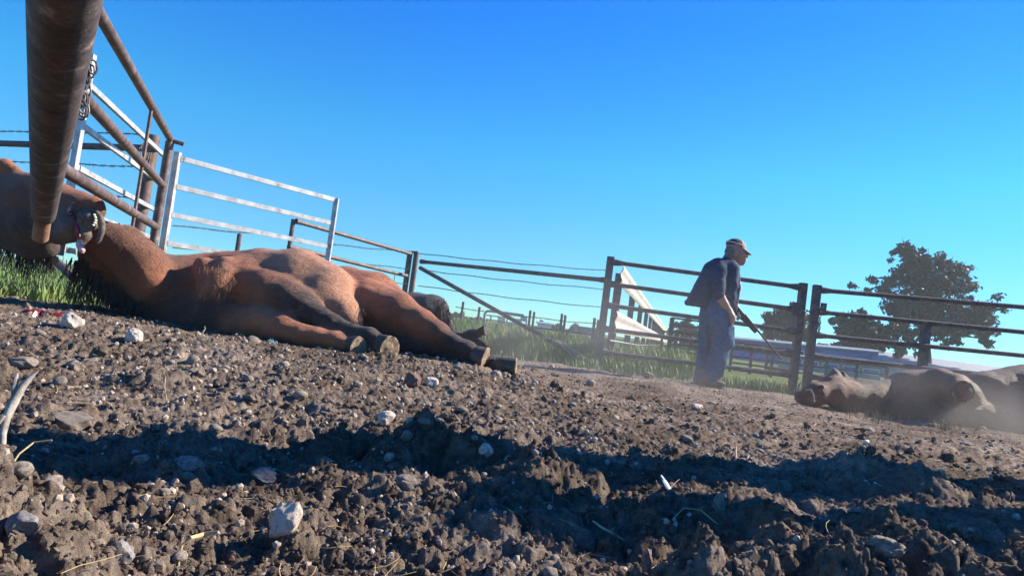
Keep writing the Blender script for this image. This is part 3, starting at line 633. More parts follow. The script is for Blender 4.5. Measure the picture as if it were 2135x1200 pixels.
# -- pipe corner post, rail and barbed wires going left
def wire_strand(a, c, sag=0.01, barb=0.13, r=0.0028, off=0.004):
    """two twisted wires with barbs, a mesh of its own; returns (wire builder, barb builder)"""
    b1 = MB(); b2 = MB(); L = (c - a).length; n = max(12, int(L / 0.05)); u = (c - a).normalized(); s1 = u.cross(Vector((0, 0, 1))).normalized(); s2 = s1.cross(u)
    for ph in (0, math.pi):
        pts = []
        for i in range(n + 1):
            t = i / n; p = a.lerp(c, t) - Vector((0, 0, sag * 4 * t * (1 - t) + 0.006 * math.sin(t * L * 5.1 + a.z * 9))); q = t * L * 28 + ph
            pts.append(p + (s1 * math.cos(q) + s2 * math.sin(q)) * off)
        b1.tube(pts, r, 4, False)
    k = int(L / barb)
    for i in range(1, k):
        p = a.lerp(c, i / k); t = i / k; p = p - Vector((0, 0, sag * 4 * t * (1 - t) + 0.006 * math.sin(t * L * 5.1 + a.z * 9)))
        for q in (0.7, 2.4):
            d = (s1 * math.cos(q) + s2 * math.sin(q)) * 0.024 + u * random.uniform(-0.01, 0.01); b2.tube([p - d, p + d], 0.0021, 3)
    return b1, b2
fl = thing('corner_fence', (P(308, 480, 5.75).x, 5.75, 0.0), 'dark pipe corner post with a pipe rail and barbed wires running left', 'fence')
pp = P(320, 283, 5.75); px_ = pp.x
MB().tube([Vector((px_, 5.75, -0.02)), Vector((px_, 5.75, pp.z))], 0.055, 18).build('post', M['post'], fl)
ra = P(309, 306, 5.75); rb = P(-260, 262, 7.35); rb.z = 1.5; ra.z = 1.5
MB().tube([ra, rb], 0.031, 12).build('rail', M['pipe'], fl)
MB().tube([Vector((rb.x, rb.y, -0.05)), Vector((rb.x, rb.y, 1.62))], 0.05, 12).build('post', M['post'], fl)
for z in (1.615, 1.33, 1.05, 0.78, 0.53):
    b1, b2 = wire_strand(Vector((px_, 5.70, z)), Vector((rb.x, rb.y - 0.05, z + 0.005)), 0.012)
    w_ = b1.build('wire', M['wire'], fl); tag(b2.build('barbs', M['wire'], w_), kind='stuff')
MB().tube([P(60, 490, 5.5), P(156, 582, 4.9)], 0.03, 10).build('brace', M['rust'], fl)
# wire tie and faded rag on the post
tg = MB()
for k in range(3): tg.tube([P(306 + 9 * math.cos(a_ * .55) - 4 * k, 318 + 27 * math.sin(a_ * .55) * (1 - 0.2 * k), 5.62 - 0.01 * k) for a_ in range(11)], 0.0035, 5, False)
tag(tg.build('wire_tie', M['tan']), 'loose loops of tan wire tied round the dark corner post', 'wire')
# -- middle pipe fence: behind the galvanised gate to the double post, then on to the panel
def flared(b, a, c, r, n=10, fl=1.5):
    a = Vector(a); c = Vector(c); L = (c - a).length; u = (c - a) / L
    b.tube([a, a + u * 0.05, a + u * 0.16, c - u * 0.16, c - u * 0.05, c], [r * fl, r * fl * 0.97, r, r, r * fl * 0.97, r * fl], n); return b
pA = P(612, 457, 10.2); pB = P(862, 525, 13.2); pC = P(1268, 575, 10.25)
mf = thing('pipe_fence', (pB.x, pB.y, -0.1), 'dark pipe fence with a double post, diagonal brace and barbed wires', 'fence')
zB = pB.z
for dx in (-0.065, 0.065):
    MB().tube([Vector((pB.x + dx, 13.2, -0.15)), Vector((pB.x + dx, 13.2, zB))], 0.055, 12).build('post', M['post'], mf)
MB().bar(Vector((pB.x - 0.14, 13.2, zB - 0.02)), Vector((pB.x + 0.09, 13.2, zB + 0.01)), 0.10, 0.03).build('cap', M['pipe'], mf)
MB().tube([Vector((pA.x, 10.2, -0.1)), Vector((pA.x, 10.2, pA.z))], 0.035, 10).build('post', M['pipe'], mf)
q = P(500, 487, 9.5); MB().tube([Vector((q.x, 9.5, -0.1)), q], 0.034, 10).build('post', M['post'], mf)
flared(MB(), P(617, 461, 10.2), P(856, 529, 13.15), 0.034, 10, 1.3).build('rail', M['pipe'], mf)
flared(MB(), P(602, 514, 10.15), P(848, 575, 13.1), 0.034, 10, 1.2).build('rail', M['pipe'], mf)
flared(MB(), P(878, 545, 13.1), P(1263, 584, 10.3), 0.036, 10, 1.35).build('rail', M['pipe'], mf)
MB().tube([P(876, 558, 13.0), P(1062, 662, 11.4), P(1240, 762, 10.35)], [0.040, 0.036, 0.036], 10).build('brace', M['pipe'], mf)
for (x0, y0, x1, y1) in ((874, 528, 1266, 564), (884, 563, 1262, 603), (872, 595, 1258, 641), (950, 640, 1252, 676)):
    b1, b2 = wire_strand(P(x0, y0, 13.1), P(x1, y1, 10.3), 0.02, 0.28, 0.0042, 0.007); w_ = b1.build('wire', M['wire'], mf); tag(b2.build('barbs', M['wire'], w_), kind='stuff')
for (x0, y0, x1, y1, Y0, Y1) in ((360, 470, 610, 492, 8.0, 10.2), (360, 515, 600, 532, 8.0, 10.2), (612, 500, 856, 525, 10.2, 13.1), (700, 541, 852, 560, 11.2, 13.1), (790, 585, 850, 592, 12.3, 13.1)):
    b1, b2 = wire_strand(P(x0, y0, Y0), P(x1, y1, Y1), 0.01, 0.3, 0.004, 0.007); w_ = b1.build('wire', M['wire'], mf); tag(b2.build('barbs', M['wire'], w_), kind='stuff')
MB().tube([P(823, 565, 12.9), P(822, 588, 12.88), P(818, 584, 12.86)], 0.006, 5).build('wire_hook', M['wire'], mf)
# loose sticks leaning at the brace foot
for i, (x0, y0, x1, y1, lb) in enumerate(((1160, 708, 1192, 740, 'short dry stick leaning against the foot of the diagonal brace'), (1166, 712, 1226, 746, 'long dry stick leaning against the foot of the diagonal brace'))):
    tag(MB().tube([P(x0, y0, 10.4), P((x0 + x1) / 2, (y0 + y1) / 2 + 1, 10.3), P(x1, y1, 10.2)], [0.012, 0.011, 0.008], 6).build('stick', M['tan']), lb, 'stick')
# ================================================================== CATTLE PANELS ON THE RIGHT
def rail_panel(label, A, B, zl, zr, rails, mid=None):
    """A,B ground points; rails: list of (z at A, z at B)"""
    p = thing('cattle_fence', (A.x, A.y, g0(A.x, A.y)), label, 'fence panel', 'pipe cattle panels')
    for q, z in ((A, zl), (B, zr)):
        if z: MB().bar(q + Vector((0, 0, -0.16)), q + Vector((0, 0, z)), 0.10, 0.10, (0, 1, 0)).build('stile', M['pipe'], p, False)
    for za, zb in rails:
        u = (B - A).normalized() * 0.052
        flared(MB(), A + u + Vector((0, 0, za)), B - u + Vector((0, 0, zb)), 0.034, 10, 1.55).build('rail', M['pipe'], p)
    return p
A = flat(P(1273, 540, 10.2)); B = flat(P(1675, 592, 10.0))
zr = lambda px, py, Y: P(px, py, Y).z
p1 = rail_panel('five rail pipe cattle panel behind the man', A, B, zr(1273, 535, 10.2), zr(1676, 590, 10.0),
    [(zr(1275, y0, 10.2), zr(1672, y1, 10.0)) for y0, y1 in ((546, 599), (592, 646), (637, 692), (687, 740), (736, 784))])
q = P(1660, 640, 9.93); MB().box(q + Vector((0.0, 0, -0.03)), (0.10, 0.05, 0.20)).build('latch_plate', M['pipe'], p1, False)
A2 = flat(P(1704, 596, 9.9)); d2 = flat(P(2135, 636, 9.5)); B2 = A2 + (d2 - A2) * 1.12
p2 = rail_panel('five rail pipe cattle panel with a chain on its stile, at the right edge', A2, B2, zr(1704, 594, 9.9), 1.6,
    [(zr(1705, y0, 9.9), zr(2190, y1, 9.45)) for y0, y1 in ((604, 645), (650, 698), (699, 747), (744, 795), (786, 838))])
mp = A2.lerp(B2, 0.455); q = P(1932, 672, 9.75); MB().bar(Vector((q.x, q.y, -0.1)), Vector((q.x, q.y, q.z + 0.02)), 0.11, 0.09, (0, 1, 0)).build('post', M['pipe'], p2, False)
q = P(1717, 640, 9.8); MB().box(q, (0.07, 0.05, 0.12)).build('latch_plate', M['pipe'], p2, False)
c2 = thing('chain', P(1708, 643, 9.75).to_tuple(), 'thin chain hooked between the two cattle panels with a loose hanging end', 'chain')
def links(path, n, Y, nm='link', L=0.062):
    for i in range(n):
        t = i / max(1, n - 1) * (len(path) - 1); k = min(int(t), len(path) - 2); t -= k
        x = path[k][0] * (1 - t) + path[k + 1][0] * t; y = path[k][1] * (1 - t) + path[k + 1][1] * t
        u = P(*path[k + 1], Y) - P(*path[k], Y); u.normalize(); pts = []; s1 = Vector((0, 1, 0)) if i % 2 else u.cross(Vector((0, 1, 0))).normalized()
        for j in range(13):
            a_ = 2 * math.pi * j / 12; pts.append(P(x, y, Y) + u * math.cos(a_) * L / 2 + s1 * math.sin(a_) * 0.017)
        MB().tube(pts, 0.006, 5, False).build(nm, M['chain'], c2)
links([(1680, 647), (1694, 651), (1712, 642)], 6, 9.75); links([(1710, 644), (1709, 672), (1707, 694)], 9, 9.75)
# ================================================================== GUARD RAIL FENCE RUNNING AWAY
gd = thing('guard_rail', (P(1280, 770, 10.6).x, 10.6, -0.1), 'fence of two corrugated guard rail beams on posts receding behind the panel', 'fence')
VPX = 1412; st = flat(P(1283, 640, 10.5)); vdir = flat(P(VPX, 700, 100)).normalized()
def gp(s, z): return st + vdir * s + Vector((0, 0, z))
def w_beam(z0, z1, s0, s1, nseg):
    prof = [(0.0, 0.0), (0.10, 0.05), (0.22, 0.09), (0.36, 0.03), (0.5, -0.02), (0.64, 0.03), (0.78, 0.09), (0.90, 0.05), (1.0, 0.0)]
    side = vdir.cross(Vector((0, 0, 1))).normalized()
    for k in range(nseg):
        b = MB(); sa = s0 + (s1 - s0) * k / nseg; sb = s0 + (s1 - s0) * (k + 1) / nseg + 0.15; n0 = len(b.v)
        out = 1
        for s_ in (sa, sb):
            for th in (0, 0.012):
                for (t, o) in prof: b.v.append(gp(s_, z0 + (z1 - z0) * t) + side * (out * (o * 0.30 + 0.06) - th + (0.004 * (k % 2))))
        m_ = len(prof)
        for i in range(m_ - 1):
            b.f += [(i, i + 1, 2 * m_ + i + 1, 2 * m_ + i), (m_ + i + 1, m_ + i, 3 * m_ + i, 3 * m_ + i + 1)]
        b.f += [(0, 2 * m_, 3 * m_, m_), (m_ - 1, 2 * m_ - 1, 4 * m_ - 1, 3 * m_ - 1)]
        for i in range(m_ - 1): b.f += [(i, m_ + i, m_ + i + 1, i + 1), (2 * m_ + i + 1, 3 * m_ + i + 1, 3 * m_ + i, 2 * m_ + i)]
        b.build('beam', M['guard'], gd, True, 60)
w_beam(1.20, 1.52, -0.35, 60, 14); w_beam(0.46, 0.80, -0.35, 60, 14)
for i in range(13):
    s_ = 1.1 + i * 3.8; off_ = vdir.cross(Vector((0, 0, 1))) * -0.10; MB().bar(gp(s_, -0.15) + off_, gp(s_, 1.50) + off_, 0.13, 0.11, vdir).build('post', M['post'], gd, False)
MB().tube([gp(-0.2, 0.34), gp(8, 0.25), gp(40, 0.20)], 0.010, 5).build('cable', M['galv'], gd)
# ================================================================== GRASS AND FAR BACKGROUND
def blades(name, n, sampler, h0, h1, mat, wd=0.006, seg=2):
    V = []; Fc = []
    for _ in range(n):
        x, y, hs_ = sampler(); z = g0(x, y) - 0.01 if False else (0.13 * 0 + float(G0(np.array([x]), np.array([y]))[0]) - 0.02)
        h = random.uniform(h0, h1) * hs_; a = random.uniform(0, 6.28); lx, ly = math.cos(a), math.sin(a); ln = random.uniform(0.05, 0.55) * h; w_ = wd * max(1.0, y / 9) * random.uniform(0.7, 1.5)
        px, py = -ly * w_, lx * w_; o = len(V)
        V += [(x - px, y - py, z), (x + px, y + py, z), (x - px * .8 + lx * ln * .35, y - py * .8 + ly * ln * .35, z + h * .6), (x + px * .8 + lx * ln * .35, y + py * .8 + ly * ln * .35, z + h * .6), (x + lx * ln, y + ly * ln, z + h)]
        Fc += [(o, o + 1, o + 3, o + 2), (o + 2, o + 3, o + 4)]
    me = bpy.data.meshes.new(name); me.from_pydata(V, [], Fc); me.update()
    return tag(link_mesh(name, me, mat), kind='stuff')
def field_mid():
    while True:
        px = random.uniform(880, 1470); s0 = 10.2 if px < 1150 else 11.0; y = s0 * (42 / s0) ** (random.random() ** 1.3); p = P(px, 700, y)
        if vnoise(np.array([p.x * 1.3]), np.array([y * 0.9]), 5)[0] > 0.22: return p.x, y, 0.75 + 0.5 * float(vnoise(np.array([p.x * .8]), np.array([y * .8]), 8)[0])
blades('field_grass', 36000, field_mid, 0.16, 0.44, M['grass'], 0.0042)
def field_left():
    y = random.uniform(5.9, 26) if random.random() < 0.7 else random.uniform(5.5, 9); p = P(random.uniform(-60, 420), 560, y); return p.x, y, 0.8 if y < 8 else 1.0
blades('pasture_grass', 7000, field_left, 0.05, 0.19, M['grass'])
def verge():
    c = random.choice([(1290, 10.0, 30), (1345, 10.3, 40), (1215, 10.0, 40), (1560, 10.0, 45), (1620, 10.2, 30), (1400, 10.5, 30), (1120, 9.8, 60)])
    y = c[1] + random.gauss(0, 0.35); p = P(c[0] + random.gauss(0, c[2]), 760, y); return p.x, y, 1.0
blades('verge_grass', 2600, verge, 0.06, 0.22, M['grass'], 0.005)
def dead():
    c = random.choice([(1545, 6.9, 60), (1850, 5.9, 40), (1975, 5.6, 14), (1975, 5.6, 10), (1090, 8.6, 80), (1320, 9.3, 70), (1840, 5.7, 10)]); y = c[1] + random.gauss(0, 0.25); p = P(c[0] + random.gauss(0, c[2]), 800, y); return p.x, y, 1.0
blades('dry_grass_tufts', 420, dead, 0.04, 0.13, M['dead_grass'], 0.0022)
def weeds():
    y = random.gauss(4.9, 0.35); p = P(random.gauss(90, 70), 640, y); return p.x, y, 1.0
blades('green_weeds', 900, weeds, 0.05, 0.17, M['grass'], 0.006)
# ---- trees: tapered trunk, limbs and a crown of small leaf faces grouped in clumps
def leaf_crown(name, clumps, n, size, mat, parent, Y):
    V = []; Fc = []; tot = sum(c[2] ** 2 for c in clumps); L = base_of(parent)
    for (cx, cy, r, dy) in clumps:
        c = P(cx, cy, Y + dy); rr_ = S(r, Y); sub = [c + Vector((random.gauss(0, .64), random.gauss(0, .55), random.gauss(0, .46))) * rr_ for _ in range(max(7, int(r * 0.8)))]
        for _ in range(int(n * r * r / tot)):
            q = random.choice(sub); p = q + Vector((random.gauss(0, 1), random.gauss(0, 1), random.gauss(0, 0.75))) * rr_ * 0.155 - L
            a = Vector((random.gauss(0, 1), random.gauss(0, 1), random.gauss(0, 1))).normalized(); b_ = a.orthogonal().normalized(); s_ = size * random.uniform(0.5, 1.35); o = len(V)
            b_ = (b_ + a.cross(b_) * random.uniform(-2, 2)).normalized()
            V += [p - a * s_, p + b_ * s_ * .45, p + a * s_, p - b_ * s_ * .45 + a.cross(b_) * s_ * .2]; Fc.append((o, o + 1, o + 2, o + 3))
    me = bpy.data.meshes.new(name); me.from_pydata([tuple(v) for v in V], [], Fc); me.update()
    return link_mesh(name, me, mat, parent)
def tree(label, px, Y, base_py, clumps, n, size, mat, trunk_r=0.22, fork=None, name='broadleaf_tree', group=None):
    b0 = P(px, base_py, Y); b0.z = -0.15; t = thing(name, b0.to_tuple(), label, 'tree', group)
    fk = P(*(fork or (px + 4, base_py - 45)), Y); MB().tube([b0, b0.lerp(fk, .5) + Vector((0.1, 0, 0)), fk], [trunk_r, trunk_r * .8, trunk_r * .65], 10).build('trunk', M['bark'], t)
    for (cx, cy, r, dy) in clumps:
        c = P(cx, cy, Y + dy); mid = fk.lerp(c, 0.5) + Vector((random.uniform(-.3, .3), 0, random.uniform(-.5, .1)))
        MB().tube([fk, mid, c, c + (c - mid) * 0.35], [trunk_r * .45, trunk_r * .28, trunk_r * .14, .01], 6).build('limb', M['bark'], t)
    leaf_crown('crown', clumps, n, size, mat, t, Y); return t
tree('tall wide dark green tree behind the right hand cattle panel', 1936, 60, 760,
     [(1888, 522, 20, 0), (1898, 546, 20, 0), (1912, 560, 24, 0), (1935, 545, 30, 0), (1980, 555, 22, 0), (1905, 575, 34, 1), (1955, 590, 40, -1), (1850, 600, 28, 0), (1880, 640, 40, 0), (1925, 640, 40, 2), (1990, 600, 28, 0), (1985, 655, 42, 0), (2035, 660, 34, -1), (2060, 685, 22, 0), (2045, 705, 18, 0), (1870, 690, 32, 0), (1925, 690, 30, 1), (1975, 700, 22, 0), (1880, 725, 20, 0), (2000, 570, 16, 0)],
     24000, 0.21, M['leaf'], 0.42, (1930, 690))
tree('mid sized round dark tree left of the tall tree', 1796, 55, 750, [(1790, 672, 26, 0), (1770, 690, 24, 0), (1820, 690, 26, 0), (1795, 705, 28, 0), (1830, 715, 18, 0), (1760, 710, 16, 0)], 11000, 0.22, M['leaf'], 0.25, (1795, 712))
tree('dark loose tree seen between the man and the panel stile', 1640, 52, 738, [(1645, 655, 20, 0), (1625, 670, 22, 0), (1660, 675, 24, 0), (1640, 692, 26, 0), (1605, 690, 14, 0), (1675, 700, 14, 0), (1618, 702, 14, 0)], 8500, 0.22, M['leaf'], 0.22, (1642, 700))
tree('pale grey green leafing tree just left of the man', 1436, 60, 728, [(1436, 682, 18, 0), (1425, 700, 18, 0), (1450, 698, 18, 0), (1437, 712, 18, 0)], 3600, 0.24, M['leaf2'], 0.18, (1437, 712))
for i, (x, y, r, lb) in enumerate(((958, 662, 13, 'far pale bush beyond the field, first from the left'), (975, 668, 8, 'far small dark bush second from the left beyond the field'), (1003, 668, 9, 'far dark bush behind the white yard frames'), (1135, 678, 8, 'far dark bush right of the white yard frames'), (1160, 684, 8, 'far low bush between the two double far posts'), (1192, 688, 9, 'far bush above the grey container'), (1722, 722, 12, 'far low tan shrub behind the long trailer'))):
    tree(lb, x, 110, y + 14, [(x, y, r, 0), (x + r * .8, y + 3, r * .7, 0), (x - r * .8, y + 4, r * .7, 0)], 900, 0.36, M['leaf2'] if i in (0, 6) else M['leaf'], 0.15, (x, y + 6), 'bush', 'far bushes on the skyline')
# ---- far yard: frames, posts, container, sheds
def pen(label, x0, x1, yt0, yb0, yt1, yb1, Y, nr, posts, mat, rad=0.028, group='far pen panels'):
    p = thing('pen_panel', (P(x0, yb0, Y).x, Y, -0.1), label, 'pen fence', group)
    for t in posts:
        q = P(x0 + (x1 - x0) * t, yt0 + (yt1 - yt0) * t, Y); MB().bar(Vector((q.x, q.y, -0.15)), q, rad * 2.2, rad * 2.2, (0, 1, 0)).build('post', mat, p, False)
    for i in range(nr):
        k = i / max(1, nr - 1); MB().tube([P(x0, yt0 + (yb0 - yt0) * k, Y), P(x1, yt1 + (yb1 - yt1) * k, Y)], rad, 6).build('rail', mat, p)
    return p
pen('tall far pen panel just left of the man, dark bars', 1400, 1462, 662, 745, 670, 752, 15.5, 7, (0, 0.06, 1), M['pipe'], 0.025)
pen('second far pen panel behind the guard rail end', 1382, 1460, 690, 765, 700, 775, 18, 6, (0, .35, 0.75), M['pipe'], 0.025)
pen('far pen panel right of the man behind the rifle', 1528, 1665, 712, 770, 730, 788, 17, 5, (0, .3, .62, 1), M['pipe'], 0.028)
pen('far low pen panel behind the stile gap', 1600, 1850, 735, 785, 765, 815, 20, 4, (0, .25, .5, .75, 1), M['pipe'], 0.03)
pen('far pen panel with a long rail beyond the field grass', 944, 1104, 671, 690, 692, 712, 26, 2, (0.15, .35, 0.98), M['post'], 0.03)
pen('far pen panel of three rails left of the guard rail', 1102, 1242, 681, 724, 698, 742, 24, 3, (0.01, 0.06, .52, .57, .98), M['post'], 0.035)
for i, (x, yt, Y, lb) in enumerate(((966, 630, 24, 'thin leaning far post left of the white yard frames'), (1000, 641, 24, 'thin far post nearer the white yard frames'), (1106, 648, 25, 'left far post of the first pair on the field edge'), (1114, 651, 25, 'right far post of the first pair on the field edge'), (1172, 655, 23, 'left far post of the second pair before the container'), (1179, 658, 23, 'right far post of the second pair before the container'), (1240, 664, 20, 'far post left of the guard rail start, taller of two'), (1248, 668, 20, 'far post left of the guard rail start, shorter of two'))):
    q = P(x, yt, Y); t = thing('far_post', (q.x, Y, -0.1), lb, 'post', 'far posts on the field edge'); MB().tube([Vector((q.x, Y, -0.2)), q], 0.045, 8).build('pole', M['post'], t); MB().lump(q, (0.055, 0.055, 0.03), 8, 4).build('cap', M['pipe'], t)
sq = thing('cattle_chute', (P(1050, 690, 40).x, 40, -0.1), 'white and silver tube cattle chute far across the field', 'cattle chute')
for x in (1012, 1024, 1040, 1058, 1072, 1086, 1098): MB().bar(Vector((P(x, 660, 40).x, 40 + random.uniform(-.6, .6), -.1)), P(x, 655 + (x - 1012) * .13, 40), 0.09).build('upright', M['galv'], sq, False)
for k in range(4): MB().tube([P(1012, 656 + 9 * k, 40), P(1098, 668 + 9 * k, 40)], 0.04, 6).build('rail', M['galv'], sq)
MB().tube([P(1010, 676, 39.5), P(1010, 654, 39.5), P(1016, 648, 39.5), P(1030, 648, 39.5), P(1092, 657, 39.5)], 0.07, 8).build('hoop', M['greywall'], sq)
for x, y in ((1046, 668), (1080, 672), (1092, 664), (1064, 680)): MB().box(P(x, y, 40.3), (0.40, 0.06, 0.34)).build('panel', M['galv'], sq, False)
def shed(name, label, cat, x0, x1, ybot, ytop0, ytop1, Y, depth, wall, roof, rise=8, windows=(), wmat=None, strip=None):
    a = P(x0, ytop0, Y); c = P(x1, ytop1, Y); s_ = thing(name, (a.x, Y, -0.1), label, cat)
    h0 = a.z; h1 = c.z; hh = min(h0, h1)
    MB().prism([Vector((a.x, Y, -.2)), Vector((c.x, Y, -.2)), Vector((c.x, Y, h1)), Vector((a.x, Y, h0))], (0, depth, 0)).build('wall', wall, s_, False)
    rz = S(rise, Y); ov = 0.25
    MB().prism([Vector((a.x - ov, Y - ov, h0 + 0.004)), Vector((a.x - ov, Y - ov, h0 + .09)), Vector((a.x - ov, Y + depth / 2, h0 + rz + .09)), Vector((a.x - ov, Y + depth + ov, h0 + .09)), Vector((a.x - ov, Y + depth + ov, h0 + 0.004))], Vector((c.x - a.x + 2 * ov, 0, h1 - h0))).build('roof', roof, s_, False)
    for (wx0, wx1, wy, hpx, mt) in windows:
        q0 = P(wx0, wy, Y); q1 = P(wx1, wy + (wx1 - wx0) * 0.132, Y); hgt = S(hpx, Y)
        f = MB().bar(Vector((q0.x, Y - .03, q0.z - hgt / 2)), Vector((q1.x, Y - .03, q0.z - hgt / 2)), 0.08, hgt + .10).build('window', M['white'], s_, False)
        MB().bar(Vector((q0.x + .05, Y - .08, q0.z - hgt / 2)), Vector((q1.x - .05, Y - .08, q0.z - hgt / 2)), 0.03, hgt).build('pane', mt, f, False)
    return s_
shed('container', 'grey shipping container far beyond the field behind the pen rails', 'container', 1206, 1246, 715, 682, 687, 45, 3, M['greywall'], M['roof'], 0)
shed('far_shed', 'small white far shed between bushes on the skyline', 'shed', 1124, 1150, 690, 674, 677, 90, 5, M['white'], M['roof'], 3)
shed('far_shed', 'low white far building seen under the guard rail beams', 'shed', 1268, 1440, 745, 716, 739, 70, 6, M['white'], M['roof'], 3, [(1280, 1295, 722, 6, M['darkopen']), (1305, 1318, 726, 6, M['darkopen']), (1340, 1352, 731, 6, M['darkopen'])])
shed('livestock_trailer', 'long silver and blue livestock trailer with a pale roof behind the panels', 'trailer', 1535, 1832, 760, 708, 735, 48, 2.5, M['bluewall'], M['roof'], 4, [(1548 + 44 * k, 1588 + 44 * k, 716 + 5.8 * k, 9, M['darkopen']) for k in range(6)])
shed('livestock_trailer', 'low blue windowed trailer parked in front of the long silver one', 'trailer', 1660, 1838, 800, 745, 766, 36, 2.3, M['greywall'], M['roof'], 3, [(1672 + 42 * k, 1706 + 42 * k, 751 + 5.6 * k, 9, M['bluewall']) for k in range(4)])
shed('barn', 'wide grey low pitched barn behind the lying bay horse at the right edge', 'barn', 1836, 2260, 800, 752, 808, 58, 12, M['greywall'], M['greywall'], 22, [(2015, 2090, 779, 9, M['white'])])
# ================================================================== THE ANIMALS
def hoof(base, sole, r, parent, tilt=(0, 0, 0), mat='hoof', smat='sole', sq=1.0):
    """horn cone from pastern to sole, with a concave rim-edged sole disc on its end"""
    base = Vector(base); sole = Vector(sole); u = (sole - base).normalized(); n = (u + Vector(tilt)).normalized()
    x = n.cross(Vector((0, 0, 1))).normalized(); y = x.cross(n).normalized(); b = MB(); K = 18; rings = [(base - u * .02, r * .62, u), (base, r * .76, u), (base.lerp(sole, .5), r * .88, (u + n).normalized()), (sole, r, n)]
    for c, q, nn in rings:
        for j in range(K):
            a = 2 * math.pi * j / K; b.v.append(c + x * math.cos(a) * q * sq + y * math.sin(a) * q)
    for i in range(3):
        for j in range(K): b.f.append((i * K + j, i * K + (j + 1) % K, (i + 1) * K + (j + 1) % K, (i + 1) * K + j))
    b.f.append(tuple(reversed(range(K)))); h = b.build('hoof', M[mat], parent)
    b = MB()
    for q, o in ((1.0, 0.0), (0.97, 0.006), (0.84, 0.005), (0.5, 0.005), (0.22, 0.009)):
        for j in range(K):
            a = 2 * math.pi * j / K; jt = random.uniform(.95, 1.05); b.v.append(sole + n * (o + random.uniform(-.003, .003)) + x * math.cos(a) * r * q * sq * jt + y * math.sin(a) * r * q * jt)
    for i in range(4):
        for j in range(K): b.f.append((i * K + j, i * K + (j + 1) % K, (i + 1) * K + (j + 1) % K, (i + 1) * K + j))
    b.f.append(tuple(4 * K + j for j in range(K))); b.build('sole', M[smat], h); return h
# ---- main chestnut horse lying on its side, legs to the right
mh = thing('horse', P(560, 690, 4.2).to_tuple(), 'chestnut horse lying on its side in the middle left with four legs stretched right', 'horse', None)
pr = []
pr += chain_prims([(312, 590, 4.05, 42), (300, 555, 4.02, 46), (255, 515, 4.0, 44), (205, 490, 3.95, 34)], 'm')       # head and jowl
pr += chain_prims([(318, 585, 4.0, 30), (300, 560, 3.99, 32)], 'c')
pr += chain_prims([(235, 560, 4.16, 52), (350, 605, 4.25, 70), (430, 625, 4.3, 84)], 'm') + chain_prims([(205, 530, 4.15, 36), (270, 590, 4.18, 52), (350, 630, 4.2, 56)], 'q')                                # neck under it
pr += chain_prims([(385, 575, 4.35, 38), (440, 590, 4.4, 58), (470, 596, 4.45, 62)], 'c')
pr += chain_prims([(440, 628, 4.35, 86), (540, 622, 4.42, 88), (620, 620, 4.46, 86), (690, 640, 4.46, 68)], 'c')        # barrel
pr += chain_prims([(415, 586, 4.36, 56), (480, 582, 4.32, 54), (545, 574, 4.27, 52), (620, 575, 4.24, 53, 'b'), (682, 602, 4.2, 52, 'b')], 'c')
pr += chain_prims([(560, 572, 4.34, 46), (640, 582, 4.32, 50), (690, 606, 4.28, 46)], 'c')
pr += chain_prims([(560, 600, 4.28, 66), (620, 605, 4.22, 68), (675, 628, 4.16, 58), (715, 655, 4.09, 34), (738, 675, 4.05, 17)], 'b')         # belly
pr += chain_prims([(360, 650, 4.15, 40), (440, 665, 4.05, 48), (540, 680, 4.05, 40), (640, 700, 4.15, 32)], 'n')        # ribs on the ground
pr += chain_prims([(468, 558, 4.10, 22), (474, 578, 4.04, 18), (458, 592, 4.00, 24), (436, 606, 4.01, 22)], 't') + chain_prims([(425, 556, 4.10, 22), (436, 585, 4.04, 24)], 'c')                              # breast with rough hair
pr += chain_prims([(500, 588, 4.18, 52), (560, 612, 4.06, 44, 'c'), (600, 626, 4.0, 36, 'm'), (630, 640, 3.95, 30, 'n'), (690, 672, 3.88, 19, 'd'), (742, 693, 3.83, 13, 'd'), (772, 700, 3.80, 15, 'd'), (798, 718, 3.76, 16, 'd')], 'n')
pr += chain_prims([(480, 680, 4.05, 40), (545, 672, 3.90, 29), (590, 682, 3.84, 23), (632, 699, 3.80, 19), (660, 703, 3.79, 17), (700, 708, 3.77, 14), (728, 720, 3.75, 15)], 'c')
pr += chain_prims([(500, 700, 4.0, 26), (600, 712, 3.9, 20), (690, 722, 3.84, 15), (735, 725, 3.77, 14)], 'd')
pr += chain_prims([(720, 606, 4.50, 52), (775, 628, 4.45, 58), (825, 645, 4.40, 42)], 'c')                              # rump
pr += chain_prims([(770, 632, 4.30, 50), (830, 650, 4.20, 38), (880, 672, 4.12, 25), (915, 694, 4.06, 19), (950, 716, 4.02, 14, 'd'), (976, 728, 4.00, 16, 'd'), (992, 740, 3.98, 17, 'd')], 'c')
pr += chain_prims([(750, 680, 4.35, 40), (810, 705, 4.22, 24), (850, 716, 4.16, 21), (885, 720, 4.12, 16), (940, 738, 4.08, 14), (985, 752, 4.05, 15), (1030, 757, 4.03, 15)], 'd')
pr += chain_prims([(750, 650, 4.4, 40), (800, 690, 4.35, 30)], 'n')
fur(body('body', pr, 0.0115, 0.017, M['coat'], mh, 0.022), 24000, 0.024, 0.0013)
def PX(x, y, Y): return P(x, y, Y)
hoof(P(726, 720, 3.76), P(747, 725, 3.715), 0.066, mh, (0.15, -0.45, 0.05), sq=0.8)
hoof(P(790, 716, 3.77), P(812, 727, 3.715), 0.073, mh, (0.1, -0.6, 0.18), sq=0.8)
hoof(P(985, 737, 3.99), P(1010, 748, 3.97), 0.070, mh, (0.6, -0.12, -0.05))
hoof(P(1022, 757, 4.04), P(1074, 767, 4.02), 0.060, mh, (0.8, 0.0, 0.1))
